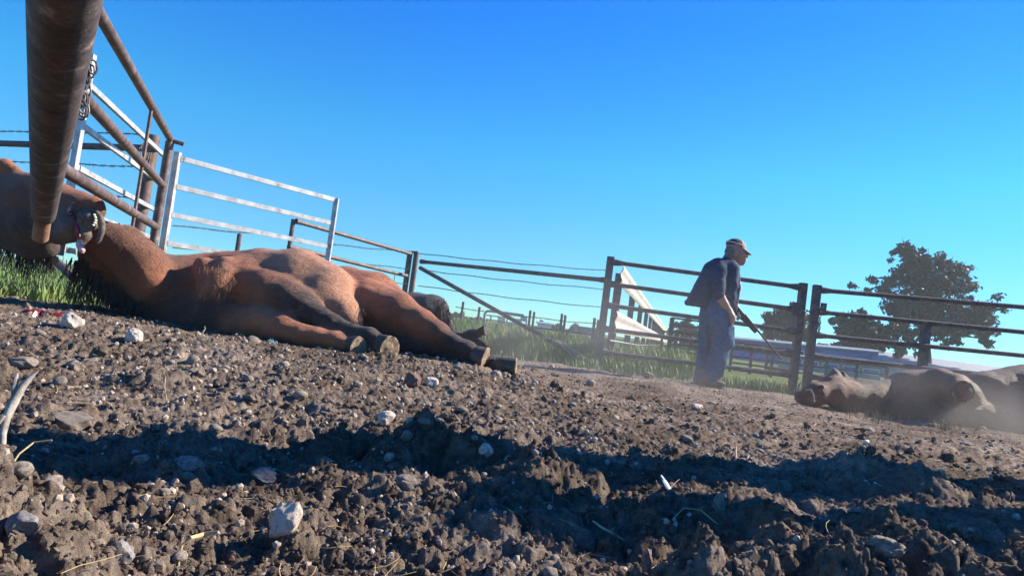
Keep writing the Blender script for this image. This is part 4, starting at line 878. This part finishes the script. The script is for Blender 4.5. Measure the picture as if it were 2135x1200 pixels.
# mane hanging from the neck, tuft of breast hair
rt = [(P(x, y, 4.02), L) for x, y, L in ((162, 540, 0.24), (190, 560, 0.29), (225, 585, 0.22), (262, 608, 0.15), (300, 628, 0.10))]
strands('mane', rt, M['hair'], mh, 480, 0.024, 0.0026, 5)
rt = [(P(x, y, 3.93), L) for x, y, L in ((428, 560, .04), (462, 560, .05), (478, 585, .05), (455, 612, .05), (430, 612, 0.05))]
M['tuft'] = noisy('tan_rough_hair', [(0.4, (0.20, 0.09, 0.05)), (0.65, (0.36, 0.19, 0.11))], 30, 0.8, 0, 0)
tag(strands('breast_hair', rt, M['tuft'], mh, 300, 0.030, 0.0013, 3), kind='stuff')
rt = [(P(x, y, 3.79), L) for x, y, L in ((692, 712, .03), (715, 716, .05), (735, 700, .05))]
strands('fetlock_hair', rt, M['hair'], mh, 70, 0.010, 0.0012, 3)
rt = [(P(x, y, 4.0), .025) for x, y in ((752, 640), (750, 660), (742, 676))]
strands('belly_hair', rt, M['tuft'], mh, 60, 0.012, 0.0010, 3)
# ---- horse whose head hangs from the left edge
lh = thing('horse', P(-360, 640, 4.2).to_tuple(), 'brown horse head at the left edge, mouth open and bloody, behind the slanting pipe', 'horse', None)
pr = chain_prims([(20, 412, 3.66, 50), (70, 418, 3.62, 50), (120, 425, 3.58, 40), (165, 434, 3.56, 30), (198, 440, 3.54, 20)], 'm')
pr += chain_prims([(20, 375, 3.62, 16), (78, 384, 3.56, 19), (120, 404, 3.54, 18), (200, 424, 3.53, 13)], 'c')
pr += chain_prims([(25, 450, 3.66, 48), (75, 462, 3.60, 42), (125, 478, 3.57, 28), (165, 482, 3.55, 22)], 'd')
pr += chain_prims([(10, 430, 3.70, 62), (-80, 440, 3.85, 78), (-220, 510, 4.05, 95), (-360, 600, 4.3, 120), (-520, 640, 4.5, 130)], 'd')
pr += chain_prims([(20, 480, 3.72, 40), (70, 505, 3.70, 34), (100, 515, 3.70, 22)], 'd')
pr += chain_prims([(145, 448, 3.50, 18), (150, 468, 3.49, 18), (135, 480, 3.52, 16)], 'g')
pr += chain_prims([(-30, 375, 3.62, 12), (-12, 350, 3.60, 15), (14, 344, 3.60, 11), (38, 352, 3.60, 5)], 'c')
fur(body('body', pr, 0.0135, 0.014, M['coat'], lh, 0.012), 14000, 0.018, 0.0013)
MB().lump(P(131, 414, 3.50), (0.022, 0.016, 0.020), 14, 8).build('eye', M['eye'], lh)
MB().lump(P(147, 446, 3.455), (0.014, 0.012, 0.020), 12, 8).build('nostril', M['eye'], lh)
jw = chain_prims([(165, 448, 3.50, 10), (185, 452, 3.48, 15), (192, 470, 3.48, 10)], 'g') + chain_prims([(168, 470, 3.49, 15), (176, 490, 3.49, 12), (172, 505, 3.49, 7)], 'g') + chain_prims([(150, 446, 3.52, 14), (160, 480, 3.52, 14)], 'k')
V, Q, _c = grow(jw, 0.005, 0.008, 0.006); link_mesh('chin', np_mesh('chin', V - np.array(BASES[lh.name]), Q), M['lip'], lh)
MB().tube([P(x, y, 3.47) for x, y in ((186, 437), (199, 440), (209, 452), (213, 468), (212, 484), (206, 500), (202, 506))], [0.006, 0.012, 0.015, 0.016, 0.015, 0.013, 0.008], 12).build('lip', M['lip'], lh)
for k, (x, y) in enumerate(((197, 448), (199, 453), (199.5, 459), (198, 464.5), (195, 469))): MB().lump(P(x, y, 3.435), (0.0060, 0.010, 0.0060), 8, 6).build('tooth', M['teeth'], lh)
MB().tube([P(x, y, 3.45) for x, y in ((166, 500), (165, 508), (168, 516), (172, 524), (173, 528))], [0.010, 0.016, 0.017, 0.014, 0.005], 12).build('tongue', M['tongue'], lh)
MB().tube([P(x, y, 3.462) for x, y in ((149, 440), (153, 450), (158, 462), (164, 478), (167, 494), (166, 500))], [0.005, 0.012, 0.014, 0.019, 0.014, 0.004], 10, True, 0.7).build('blood_streak', M['blood'], lh)
rt = [(P(x, y, 3.72), L) for x, y, L in ((-30, 478, .20), (20, 500, .22), (60, 522, .20), (100, 536, .14), (118, 535, .08))]
strands('mane', rt, M['hair'], lh, 320, 0.016, 0.0022, 5)
# red puddle on the soil under it
def puddle(px, py, wpx, hpx, mat, label):
    q_ = hit(px, py); x, y = q_.x, q_.y; b = MB(); n = 40; zc = g0(x, y) + 0.035; b.v.append(Vector((x, y, zc)))
    for q in (0.35, 0.7, 1.0):
        for j in range(n):
            a = 2 * math.pi * j / n; r_ = q * (1 + 0.22 * math.sin(3 * a + 1) + 0.14 * math.sin(7 * a) + .08 * math.sin(13 * a)); xx, yy = x + math.cos(a) * S(wpx, y) / 2 * r_, y + math.sin(a) * hpx * r_
            b.v.append(Vector((xx, yy, zc - 0.006 - (0.03 if q == 1 else 0) + random.uniform(-.003, .003))))
    for j in range(n):
        b.f.append((0, 1 + j, 1 + (j + 1) % n)); b.f += [(1 + k * n + j, 1 + (k + 1) * n + j, 1 + (k + 1) * n + (j + 1) % n, 1 + k * n + (j + 1) % n) for k in (0, 1)]
    return tag(b.build('red_puddle', mat), label, 'puddle')
puddle(84, 656, 76, 0.07, M['blood'], 'small glossy red puddle on the gravel below the left horse head')
# ---- dark horse behind the main one
dh = thing('horse', P(860, 690, 6.6).to_tuple(), 'dark grey black horse lying behind the chestnut horse, only its rump in view', 'horse', None)
pr = chain_prims([(700, 660, 6.9, 46), (800, 655, 6.8, 46), (868, 655, 6.6, 42), (900, 650, 6.45, 36)], 'k') + chain_prims([(895, 650, 6.4, 34), (915, 675, 6.3, 26), (925, 705, 6.25, 20)], 'k')
pr += chain_prims([(905, 690, 6.3, 18), (950, 705, 6.1, 9), (985, 695, 6.0, 7), (1004, 690, 5.95, 6)], 'k') + chain_prims([(860, 690, 6.4, 30), (930, 712, 6.2, 14), (985, 712, 6.0, 9), (1010, 718, 5.9, 7)], 'k')
fur(body('body', pr, 0.018, 0.022, M['coat'], dh, 0.03), 8000, 0.04, 0.003)
hoof(P(1002, 690, 5.95), P(1012, 688, 5.93), 0.045, dh, mat='sole_dark', smat='sole_dark')
rt = [(P(x, y, 6.15), L) for x, y, L in ((915, 625, .30), (930, 655, .30), (938, 685, .20), (945, 700, .12))]
M['greytail'] = noisy('dark_grey_tail_hair', [(0.4, (0.035, 0.032, 0.033)), (0.7, (0.12, 0.11, 0.11))], 20, 0.7, 0, 0)
strands('tail', rt, M['greytail'], dh, 220, 0.025, 0.0045, 4, Vector((0.15, 0, -1)))
# ---- bay horse in the dust at the right edge
rh = thing('horse', P(1950, 860, 6.5).to_tuple(), 'reddish bay horse lying in dust at the right edge, head to the left', 'horse', None)
pr = chain_prims([(1672, 826, 6.15, 15), (1700, 822, 6.2, 22), (1735, 812, 6.3, 26), (1765, 815, 6.4, 26)], 'r') + chain_prims([(1745, 822, 6.35, 28), (1800, 832, 6.5, 36), (1870, 830, 6.6, 40), (1910, 828, 6.6, 52)], 'q')
pr += chain_prims([(1900, 822, 6.6, 50), (1960, 826, 6.55, 54), (1995, 828, 6.5, 46)], 'q') + chain_prims([(2060, 845, 6.7, 72), (2140, 845, 6.7, 82), (2280, 850, 6.8, 80)], 'q')
pr += chain_prims([(1960, 800, 6.35, 34), (1992, 806, 6.15, 26), (2003, 815, 6.0, 21)], 'r') + chain_prims([(1780, 860, 6.45, 26), (1900, 868, 6.4, 40), (2040, 882, 6.42, 48), (2230, 890, 6.5, 55)], 'q')
pr += chain_prims([(1733, 796, 6.35, 9), (1741, 780, 6.35, 8), (1739, 766, 6.35, 2)], 'g') + chain_prims([(1752, 795, 6.45, 7), (1758, 784, 6.45, 6), (1757, 774, 6.45, 2)], 'q')
pr += chain_prims([(2240, 840, 6.7, 70), (2420, 850, 6.8, 60)], 'q')
fur(body('body', pr, 0.018, 0.020, M['coat'], rh, 0.03), 14000, 0.03, 0.0025)
hoof(P(2001, 812, 6.03), P(2007, 816, 5.96), 0.098, rh, (0.05, -0.2, 0.0), 'sole_dark', 'sole_dark')
rt = [(P(2007 + 21 * math.cos(a * .45), 816 + 21 * math.sin(a * .45), 5.95), .03) for a in range(-4, 8)]
M['feath'] = noisy('pale_fetlock_hair', [(0.4, (0.22, 0.16, 0.11)), (0.65, (0.42, 0.34, 0.25))], 20, 0.8, 0, 0)
strands('fetlock_hair', rt, M['feath'], rh, 110, 0.006, 0.0022, 3)
MB().lump(P(1712, 806, 6.09), (0.03, 0.03, 0.02), 10, 6).build('eye', M['eye'], rh); MB().tube([P(x, y, 6.10) for x, y in ((1663, 812), (1667, 801), (1672, 794))], [.012, .010, .003], 6).build('pale_ear_tip', M['bone'], rh)
MB().tube([P(x, y, 6.03) for x, y in ((1680, 812), (1691, 812), (1696, 822), (1698, 838))], 0.008, 6).build('halter', M['bone'], rh)
# ================================================================== THE MAN
Yc = 7.7
fx, fy = P(1475, 800, Yc).x, Yc; gzm = float(np.mean(Gz(fx + np.linspace(-.2, .25, 12), np.full(12, fy)))) + 0.012
mn = thing('person', (fx, fy, gzm), 'person in navy shirt, blue jeans and cap walking right with head bowed, holding a rifle', 'person')
def hp(px, py, dy=0.0): return P(px, py, Yc + dy)
def hc(pts, col='c'):
    return [(hp(*a[:3]), S(a[3], Yc), hp(*b_[:3]), S(b_[3], Yc), col) for a, b_ in zip(pts[:-1], pts[1:])]
sk = hc([(1532, 517, 0, 18), (1535, 530, 0, 17)]) + hc([(1545, 528, 0, 12), (1547, 540, 0, 9)]) + hc([(1553, 527, 0, 4), (1557.5, 535, 0, 2.6)]) + hc([(1538, 545, 0, 11), (1546, 547, 0, 7)])
sk += hc([(1526, 530, 0, 13), (1512, 556, 0, 15), (1504, 570, 0, 18)]) + hc([(1532, 531, -.078, 4.5), (1532, 526, -.082, 4)])
sk += hc([(1502, 566, 0, 24), (1496, 610, 0, 24), (1496, 645, 0, 20)])
sk += hc([(1500, 568, -.17, 14), (1497, 610, -.23, 11), (1510, 634, -.22, 8.5), (1520, 648, -.2, 6.5)]) + hc([(1505, 570, .17, 14), (1520, 615, .22, 10), (1534, 640, .16, 7)])
sk += hc([(1499, 655, -.07, 17), (1508, 715, -.09, 14), (1486, 785, -.09, 9)]) + hc([(1490, 655, .07, 17), (1478, 720, .09, 14), (1466, 790, .09, 9)])
# near hand: palm, thumb and four bent fingers; far hand the same closed on the rifle stock
sk += hc([(1520, 648, -.2, 6.5), (1525, 657, -.2, 7)])
for i, dz in enumerate((-.030, -.012, .006, .024)): sk += hc([(1524, 658, -.2 + dz, 2.7), (1527 + (i % 2), 668, -.2 + dz, 2.4), (1525, 674 + (1, 3, 2, 0)[i], -.2 + dz, 1.9)])
sk += hc([(1523, 652, -.235, 2.8), (1529, 660, -.235, 2.4), (1531, 666, -.23, 1.9)])
sk += hc([(1534, 640, .16, 7), (1537, 650, .14, 7)])
for i, dz in enumerate((-.030, -.012, .006, .024)): sk += hc([(1537, 651, .12 + dz, 2.7), (1541, 659, .09 + dz, 2.3), (1538, 665, .09 + dz, 2.0)])
sk += hc([(1535, 646, .11, 2.8), (1540, 652, .08, 2.3)])
V, Q, _c = grow(sk, 0.0085, 0.008); skb = link_mesh('body', np_mesh('body', V - np.array(BASES[mn.name]), Q), M['skin'], mn)
def cloth(name, prims, mat, k=0.018, wob=0.02, vox=0.012):
    V, Q, _c = grow(prims, vox, k)
    f = np.stack([fbm(V[:, 2] * 15 + V[:, 0] * 5 + 30, V[:, 1] * 6 + V[:, 0] * 9 + 30, 3, 70 + i) - .46 for i in range(3)], 1); V = V + f * wob * 2
    return link_mesh(name, np_mesh(name, V - np.array(BASES[mn.name]), Q), mat, mn)
sh = hc([(1503, 560, -.12, 19), (1503, 560, .12, 19)]) + hc([(1496, 553, -.10, 15), (1496, 553, .10, 15)])
for k in range(8):
    t = k / 7; lx, ly = 1486 - 47 * t - 6 * t * t, 562 + 68 * t; rx, ry = 1521 + 5 * t, 560 + 84 * t; r_ = 19 - 13 * t
    for dy in (-.11, -.02, .08): sh += hc([(lx, ly, dy, r_), (rx, ry, dy, r_)])
sh += hc([(1500, 564, -.17, 17), (1496, 590, -.22, 15), (1498, 612, -.235, 13)]) + hc([(1506, 566, .18, 16), (1513, 592, .22, 14), (1521, 612, .22, 12)])
sh += hc([(1535, 556, -.07, 6), (1538, 600, -.09, 6), (1531, 646, -.09, 6)]) + hc([(1535, 556, .07, 6), (1538, 600, .09, 6), (1531, 646, .09, 6)]) + hc([(1514, 542, -.06, 7), (1526, 550, -.06, 6)]) + hc([(1514, 542, .06, 7), (1526, 550, .06, 6)])
cloth('shirt', sh, M['shirt'], 0.010, 0.013)
cloth('undershirt', hc([(1527, 556, 0, 13), (1529, 600, 0, 15), (1522, 640, 0, 15)]), M['undershirt'], 0.015, 0.008)
tr = hc([(1496, 636, -.06, 28), (1500, 660, -.10, 26), (1508, 708, -.11, 20), (1497, 745, -.11, 17), (1484, 786, -.10, 16)]) + hc([(1492, 636, .06, 28), (1484, 662, .09, 26), (1477, 715, .10, 20), (1470, 755, .10, 17), (1463, 786, .10, 16)])
for k in range(10):                                                        # bunched folds at knee and ankle
    q = 738 + 5 * k; x = 1508 - (q - 708) * 0.29; tr += hc([(x - 16, q + random.uniform(-3, 3), -.13, 4), (x + 15, q + random.uniform(-5, 5), -.15, 4.5)])
for q in (688, 700, 712, 724): tr += hc([(1492, q + 6, -.17, 4), (1526, q - 5, -.15, 5)])
tr += hc([(1475, 660, -.16, 5), (1510, 690, -.19, 5)]) + hc([(1470, 680, -.10, 6), (1466, 760, -.02, 8)])
cloth('jeans', tr, M['jeans'], 0.010, 0.012)
for (x, y, dy) in ((1478, 794, -.10), (1464, 790, .10)):
    b = MB(); a = hp(x - 12, y + 3, dy); t = Vector((1, -0.25 if dy < 0 else 0.1, 0)).normalized(); a.z = gzm + 0.05
    b.tube([a - t * .03, a + t * .05, a + t * .13, a + t * .20, a + t * .235], [0.040, 0.055, 0.050, 0.042, 0.018], 14, True, 0.85)
    b.tube([a + t * .02 + Vector((0, 0, .14)), a + t * .02], [0.050, 0.052], 12)
    bt = b.build('boot', M['boot'], mn)
    MB().bar(a - t * .06 - Vector((0, 0, .042)), a + t * .22 - Vector((0, 0, .046)), 0.085, 0.014).build('boot_sole', M['gun'], bt)
b = MB()                                                                # cap: dome, peak, stripe
cen = hp(1534, 514); fwd = (hp(1562, 526) - hp(1534, 516)).normalized(); upv = (Vector((0, 0, 1)) - fwd * fwd.z).normalized(); sd = fwd.cross(upv)
def dome(name, mat, f0, f1, r, parent):
    b = MB(); K = 24; Rr = 7
    for i in range(Rr + 1):
        th = math.pi / 2 * i / Rr
        for j in range(K + 1):
            a = f0 + (f1 - f0) * j / K; b.v.append(cen + (fwd * math.cos(a) * 1.13 + sd * math.sin(a) * 0.92) * r * math.cos(th) + upv * (0.102 * (r / .105)) * math.sin(th) - upv * .008)
    for i in range(Rr):
        for j in range(K): q = i * (K + 1) + j; b.f.append((q, q + 1, q + K + 2, q + K + 1))
    return b.build(name, mat, parent, True, 60)
cp = dome('cap', M['cap'], 0, 2 * math.pi, 0.105, mn); dome('cap_front', M['capfront'], -1.2, 1.2, 0.1075, cp)
b = MB(); K = 12
for off in (0, -0.010):
    for j in range(K + 1):
        a = -1.05 + 2.1 * j / K; q = cen + (fwd * math.cos(a) * 1.13 + sd * math.sin(a) * .92) * 0.106 - upv * 0.006 + upv * off; b.v.append(q)
    for j in range(K + 1):
        a = -1.05 + 2.1 * j / K; q = cen + fwd * (0.12 + .082 * math.cos(a * 1.35)) + sd * math.sin(a) * .085 - upv * (.026 - .0 * abs(a)) + upv * off; b.v.append(q)
W2 = 2 * (K + 1)
for j in range(K):
    b.f += [(j, j + 1, K + 2 + j, K + 1 + j), (W2 + j + 1, W2 + j, W2 + K + 1 + j, W2 + K + 2 + j), (K + 1 + j, K + 2 + j, W2 + K + 2 + j, W2 + K + 1 + j), (j + 1, j, W2 + j, W2 + j + 1)]
b.build('cap_peak', M['capfront'], cp, True, 40)
MB().tube([cen + (fwd * math.cos(a) * 1.13 + sd * math.sin(a) * .92) * 0.1075 + upv * (0.022) * (1 if True else 0) for a in [1.22 + (2 * math.pi - 2.44) * j / 20 for j in range(21)]], 0.006, 6).build('cap_stripe', M['white'], cp)
V, Q, _c = grow(hc([(1524, 522, -.055, 8), (1521, 534, -.05, 7)]) + hc([(1524, 522, .055, 8), (1521, 534, .05, 7)]) + hc([(1520, 524, -.03, 9), (1520, 524, .03, 9)]) + hc([(1517, 536, -.03, 6), (1517, 536, .03, 6)]), 0.008, 0.01, 0.006); link_mesh('hair', np_mesh('hair', V - np.array(BASES[mn.name]), Q), M['greyhair'], mn)
for s_ in (-1, 1): MB().lump(hp(1552.5, 526, s_ * .033), (0.010, 0.010, 0.008), 8, 6).build('eye', M['eye'], mn)
MB().tube([hp(1553.5, 540.5, -.024), hp(1556, 540.5, 0), hp(1553.5, 540.5, .024)], [.003, .006, .003], 6).build('mouth', M['tongue'], mn)
# rifle, muzzle towards the ground on the right
rf = thing('rifle', hp(1545, 660, .08).to_tuple(), 'dark long barrelled rifle held low by the man, muzzle pointing down right', 'rifle')
ra_, rb_ = hp(1527, 632, .10), hp(1627, 752, .02); u = (rb_ - ra_).normalized(); L = (rb_ - ra_).length; nrm = Vector((0, 1, 0)); dn = u.cross(nrm).normalized()
if dn.z > 0: dn = -dn
pt_ = lambda s_, d: ra_ + u * s_ * L + dn * d - nrm * .02
MB().prism([pt_(-.10, -.02), pt_(.10, -.022), pt_(.24, -.022), pt_(.50, -.018), pt_(.50, .022), pt_(.30, .032), pt_(.20, .05), pt_(.12, .06), pt_(.08, .045), pt_(-.10, .09)], nrm * .04).build('stock', M['gun'], rf)
MB().tube([pt_(.22, -.026) + nrm * .02, pt_(1.0, -.022) + nrm * .02], [.013, .009], 10).build('barrel', M['gun'], rf)
MB().tube([pt_(.14, .045) + nrm * .02, pt_(.17, .085) + nrm * .02, pt_(.22, .080) + nrm * .02, pt_(.23, .04) + nrm * .02], .004, 6).build('trigger_guard', M['gun'], rf)
MB().tube([pt_(.985, -.022) + nrm * .02, pt_(.985, -.045) + nrm * .02], .004, 6).build('front_sight', M['gun'], rf)
# unseen timber posts, added on the right to cast shadow bands over the near soil
for (x, y, h, w_, lb) in ((2.75, 2.86, 3.0, 0.36, 'tall unseen timber post added to cast a shadow band, farther of two'), (2.35, 2.20, 1.6, 0.30, 'short unseen timber post added to cast a shadow band, nearer of two')):
    t = thing('shadow_timber_post', (x, y, -0.05), lb, 'post'); MB().bar((x, y, -0.2), (x, y, h), w_, w_ * .8, (0, 1, 0)).build('shaft', M['tan'], t, False); MB().box((x, y, h + 0.012), (w_ + .03, w_ * .8 + .03, 0.02)).build('cap', M['galv'], t, False)
# ================================================================== SCRAPS ON THE SOIL
b = MB()
for k in range(9):
    pts = []
    for t in range(9):
        q = t / 8; x = 545 + 34 * q + random.gauss(0, 2); y = 724 - 16 * math.sin(q * 2.6) + random.gauss(0, 2.5) + (6 * q); pts.append(P(x, y, 3.62 + random.gauss(0, .012)))
    b.tube(pts, 0.0022, 4, False)
b.tube([P(578, 728, 3.6), P(582, 742, 3.58), P(585, 752, 3.57)], 0.0018, 4)
b.tube([P(545, 724, 3.62), P(543, 735, 3.60)], 0.004, 5)
tag(b.build('twine', M['twine']), 'frayed clump of faded blue twine in front of the chestnut horse', 'twine')
x0_ = 1.55
BY = 1.16
MB_ = MB(); MB_.tube([P(x, y, BY + .0004 * (985 - y)) for x, y in ((10, 985), (6, 940), (6, 905), (14, 870), (28, 838), (46, 806), (64, 786), (80, 771))], [0.004, 0.0048, 0.0055, 0.0065, 0.0085, 0.0068, 0.0045, 0.0015], 12)
MB_.tube([P(30, 834, BY + .06), P(31, 800, BY + .07), P(36, 778, BY + .08)], [0.006, 0.005, 0.002], 8); MB_.tube([P(8, 866, BY + .04), P(-6, 885, BY + .03)], [0.0045, 0.003], 8)
tag(MB_.build('branch', M['bone']), 'bleached forked branch standing at the left edge of the soil', 'branch')
def scrap(name, label, cat, pts, rad, mat, Yoff=0, flat_=None):
    out = []
    for (px, py) in pts:
        out.append(hit(px, py))
    y0 = sum(p.y for p in out) / len(out); y0 = min(p.y for p in out) * .5 + y0 * .5; out = [P(px, py, y0 + (p.y - y0) * .3 - .01) for (px, py), p in zip(pts, out)]
    return tag(MB().tube(out, rad, 8, True, flat_).build(name, mat), label, cat)
scrap('feather', 'single white feather stuck in the dark soil right of centre', 'feather', [(1378, 990), (1386, 1003), (1394, 1018), (1400, 1026)], [.003, .009, .011, .003], M['feather'], 0, .5)
scrap('straw', 'yellow flat straw on the soil at the bottom centre', 'straw', [(1236, 1085), (1256, 1100), (1280, 1112), (1305, 1128)], [.003, .0045, .0045, .002], M['straw'], 0, .4)
scrap('straw', 'short orange straw left of the yellow one', 'straw', [(1060, 1062), (1072, 1070), (1086, 1074)], [.003, .005, .002], M['straw'], 0, .5)
scrap('root', 'pale curved root arching over a hole in the near left soil', 'root', [(372, 1190), (374, 1160), (380, 1135), (398, 1120), (425, 1113), (455, 1108)], [.0012, .0014, .0016, .0026, .0034, .0022], M['straw'], 0, .7)
scrap('stem', 'thin curved dry stem beside the bleached branch', 'stem', [(22, 972), (40, 945), (70, 922), (108, 917)], .0016, M['straw'])
scrap('stem', 'thin dark upright stem poking from the soil in the middle distance', 'stem', [(349, 862), (347, 830), (343, 805), (345, 786)], .0016, M['tan'])
scrap('stem', 'long thin arching stem in the dark soil right of the bottom centre', 'stem', [(1395, 1110), (1404, 1080), (1425, 1058), (1460, 1062), (1500, 1095)], .0016, M['straw'])
scrap('stem', 'short upright reddish stem among clods right of centre', 'stem', [(1536, 985), (1534, 955), (1535, 930)], [.004, .003, .002], M['tan'])
scrap('stem', 'forked little pale twig beside the reddish stem', 'stem', [(1552, 975), (1558, 955), (1562, 948)], [.003, .0025, .0015], M['bone'])
scrap('twig', 'straight pale twig lying on the dim soil at lower right', 'twig', [(1640, 1052), (1670, 1065), (1698, 1078)], .0018, M['bone'])
scrap('twig', 'short white splinter on the right hand soil', 'twig', [(1822, 1004), (1832, 1010), (1840, 1013)], .0022, M['white'])
scrap('wire_end', 'thin blue grey strand curling up below the chestnut horse chest', 'strand', [(421, 702), (423, 692), (428, 685), (426, 680)], .003, M['bluestone'])
tag(MB().lump(hit(1638, 801), (0.09, 0.05, 0.022), 10, 5, .1).build('plastic_scrap', M['orange']), 'flat orange red scrap on the ground behind the bay horse head', 'scrap')
# ================================================================== AIR: haze and drifting dust
def vol_obj(name, lo, hi, dens, color, noise=None, aniso=0.3):
    lo = Vector(lo); hi = Vector(hi); b = MB(); c = (lo + hi) / 2; b.box((c.x, c.y, c.z), tuple(hi - lo)); o = b.build(name, None, None, False)
    m_ = bpy.data.materials.new(name); m_.use_nodes = True; n = m_.node_tree; n.nodes.clear(); out = n.nodes.new('ShaderNodeOutputMaterial'); v = n.nodes.new('ShaderNodeVolumePrincipled')
    v.inputs['Color'].default_value = (*color, 1); v.inputs['Density'].default_value = dens; v.inputs['Anisotropy'].default_value = aniso; n.links.new(v.outputs[0], out.inputs['Volume'])
    o.data.materials.clear(); o.data.materials.append(m_); tag(o, kind='stuff')
    if noise:
        tc = node(n, 'ShaderNodeTexCoord'); mp = node(n, 'ShaderNodeMapping'); ctr, rad = noise; mp.vector_type = 'TEXTURE'
        mp.inputs['Location'].default_value = ctr; mp.inputs['Scale'].default_value = rad; n.links.new(tc.outputs['Object'], mp.inputs[0])
        g = node(n, 'ShaderNodeTexGradient'); g.gradient_type = 'QUADRATIC_SPHERE'; n.links.new(mp.outputs[0], g.inputs[0])
        t = node(n, 'ShaderNodeTexNoise', Scale=1.6, Detail=4, Roughness=0.6); n.links.new(tc.outputs['Object'], t.inputs['Vector'])
        rm = node(n, 'ShaderNodeMapRange'); rm.inputs[1].default_value = 0.35; rm.inputs[2].default_value = 0.7; n.links.new(t.outputs['Fac'], rm.inputs[0])
        a = node(n, 'ShaderNodeMath'); a.operation = 'MULTIPLY'; n.links.new(g.outputs['Fac'], a.inputs[0]); n.links.new(rm.outputs[0], a.inputs[1])
        a2 = node(n, 'ShaderNodeMath'); a2.operation = 'MULTIPLY'; a2.inputs[1].default_value = dens; n.links.new(a.outputs[0], a2.inputs[0]); n.links.new(a2.outputs[0], v.inputs['Density'])
    return o
q = P(2090, 860, 6.0); vol_obj('dust_cloud', (q.x - 3.0, q.y - 1.5, -0.12), (q.x + 3.0, q.y + 1.7, 1.3), 1.0, (0.44, 0.42, 0.41), ((q.x, q.y, 0.10), (2.6, 1.45, 0.75)))

vol_obj('haze', (-200, -10, -1.25), (200, 130, 19.5), 0.0008, (0.80, 0.86, 0.95))
q = P(1230, 790, 6.3); vol_obj('dust_glare_veil', (q.x - 3.2, q.y - 2.6, -0.08), (q.x + 3.8, q.y + 2.8, 1.9), 0.30, (0.70, 0.68, 0.65), ((q.x, q.y, 0.15), (3.2, 2.6, 1.4)))  # thin dust, widened to lift the tones like lens haze
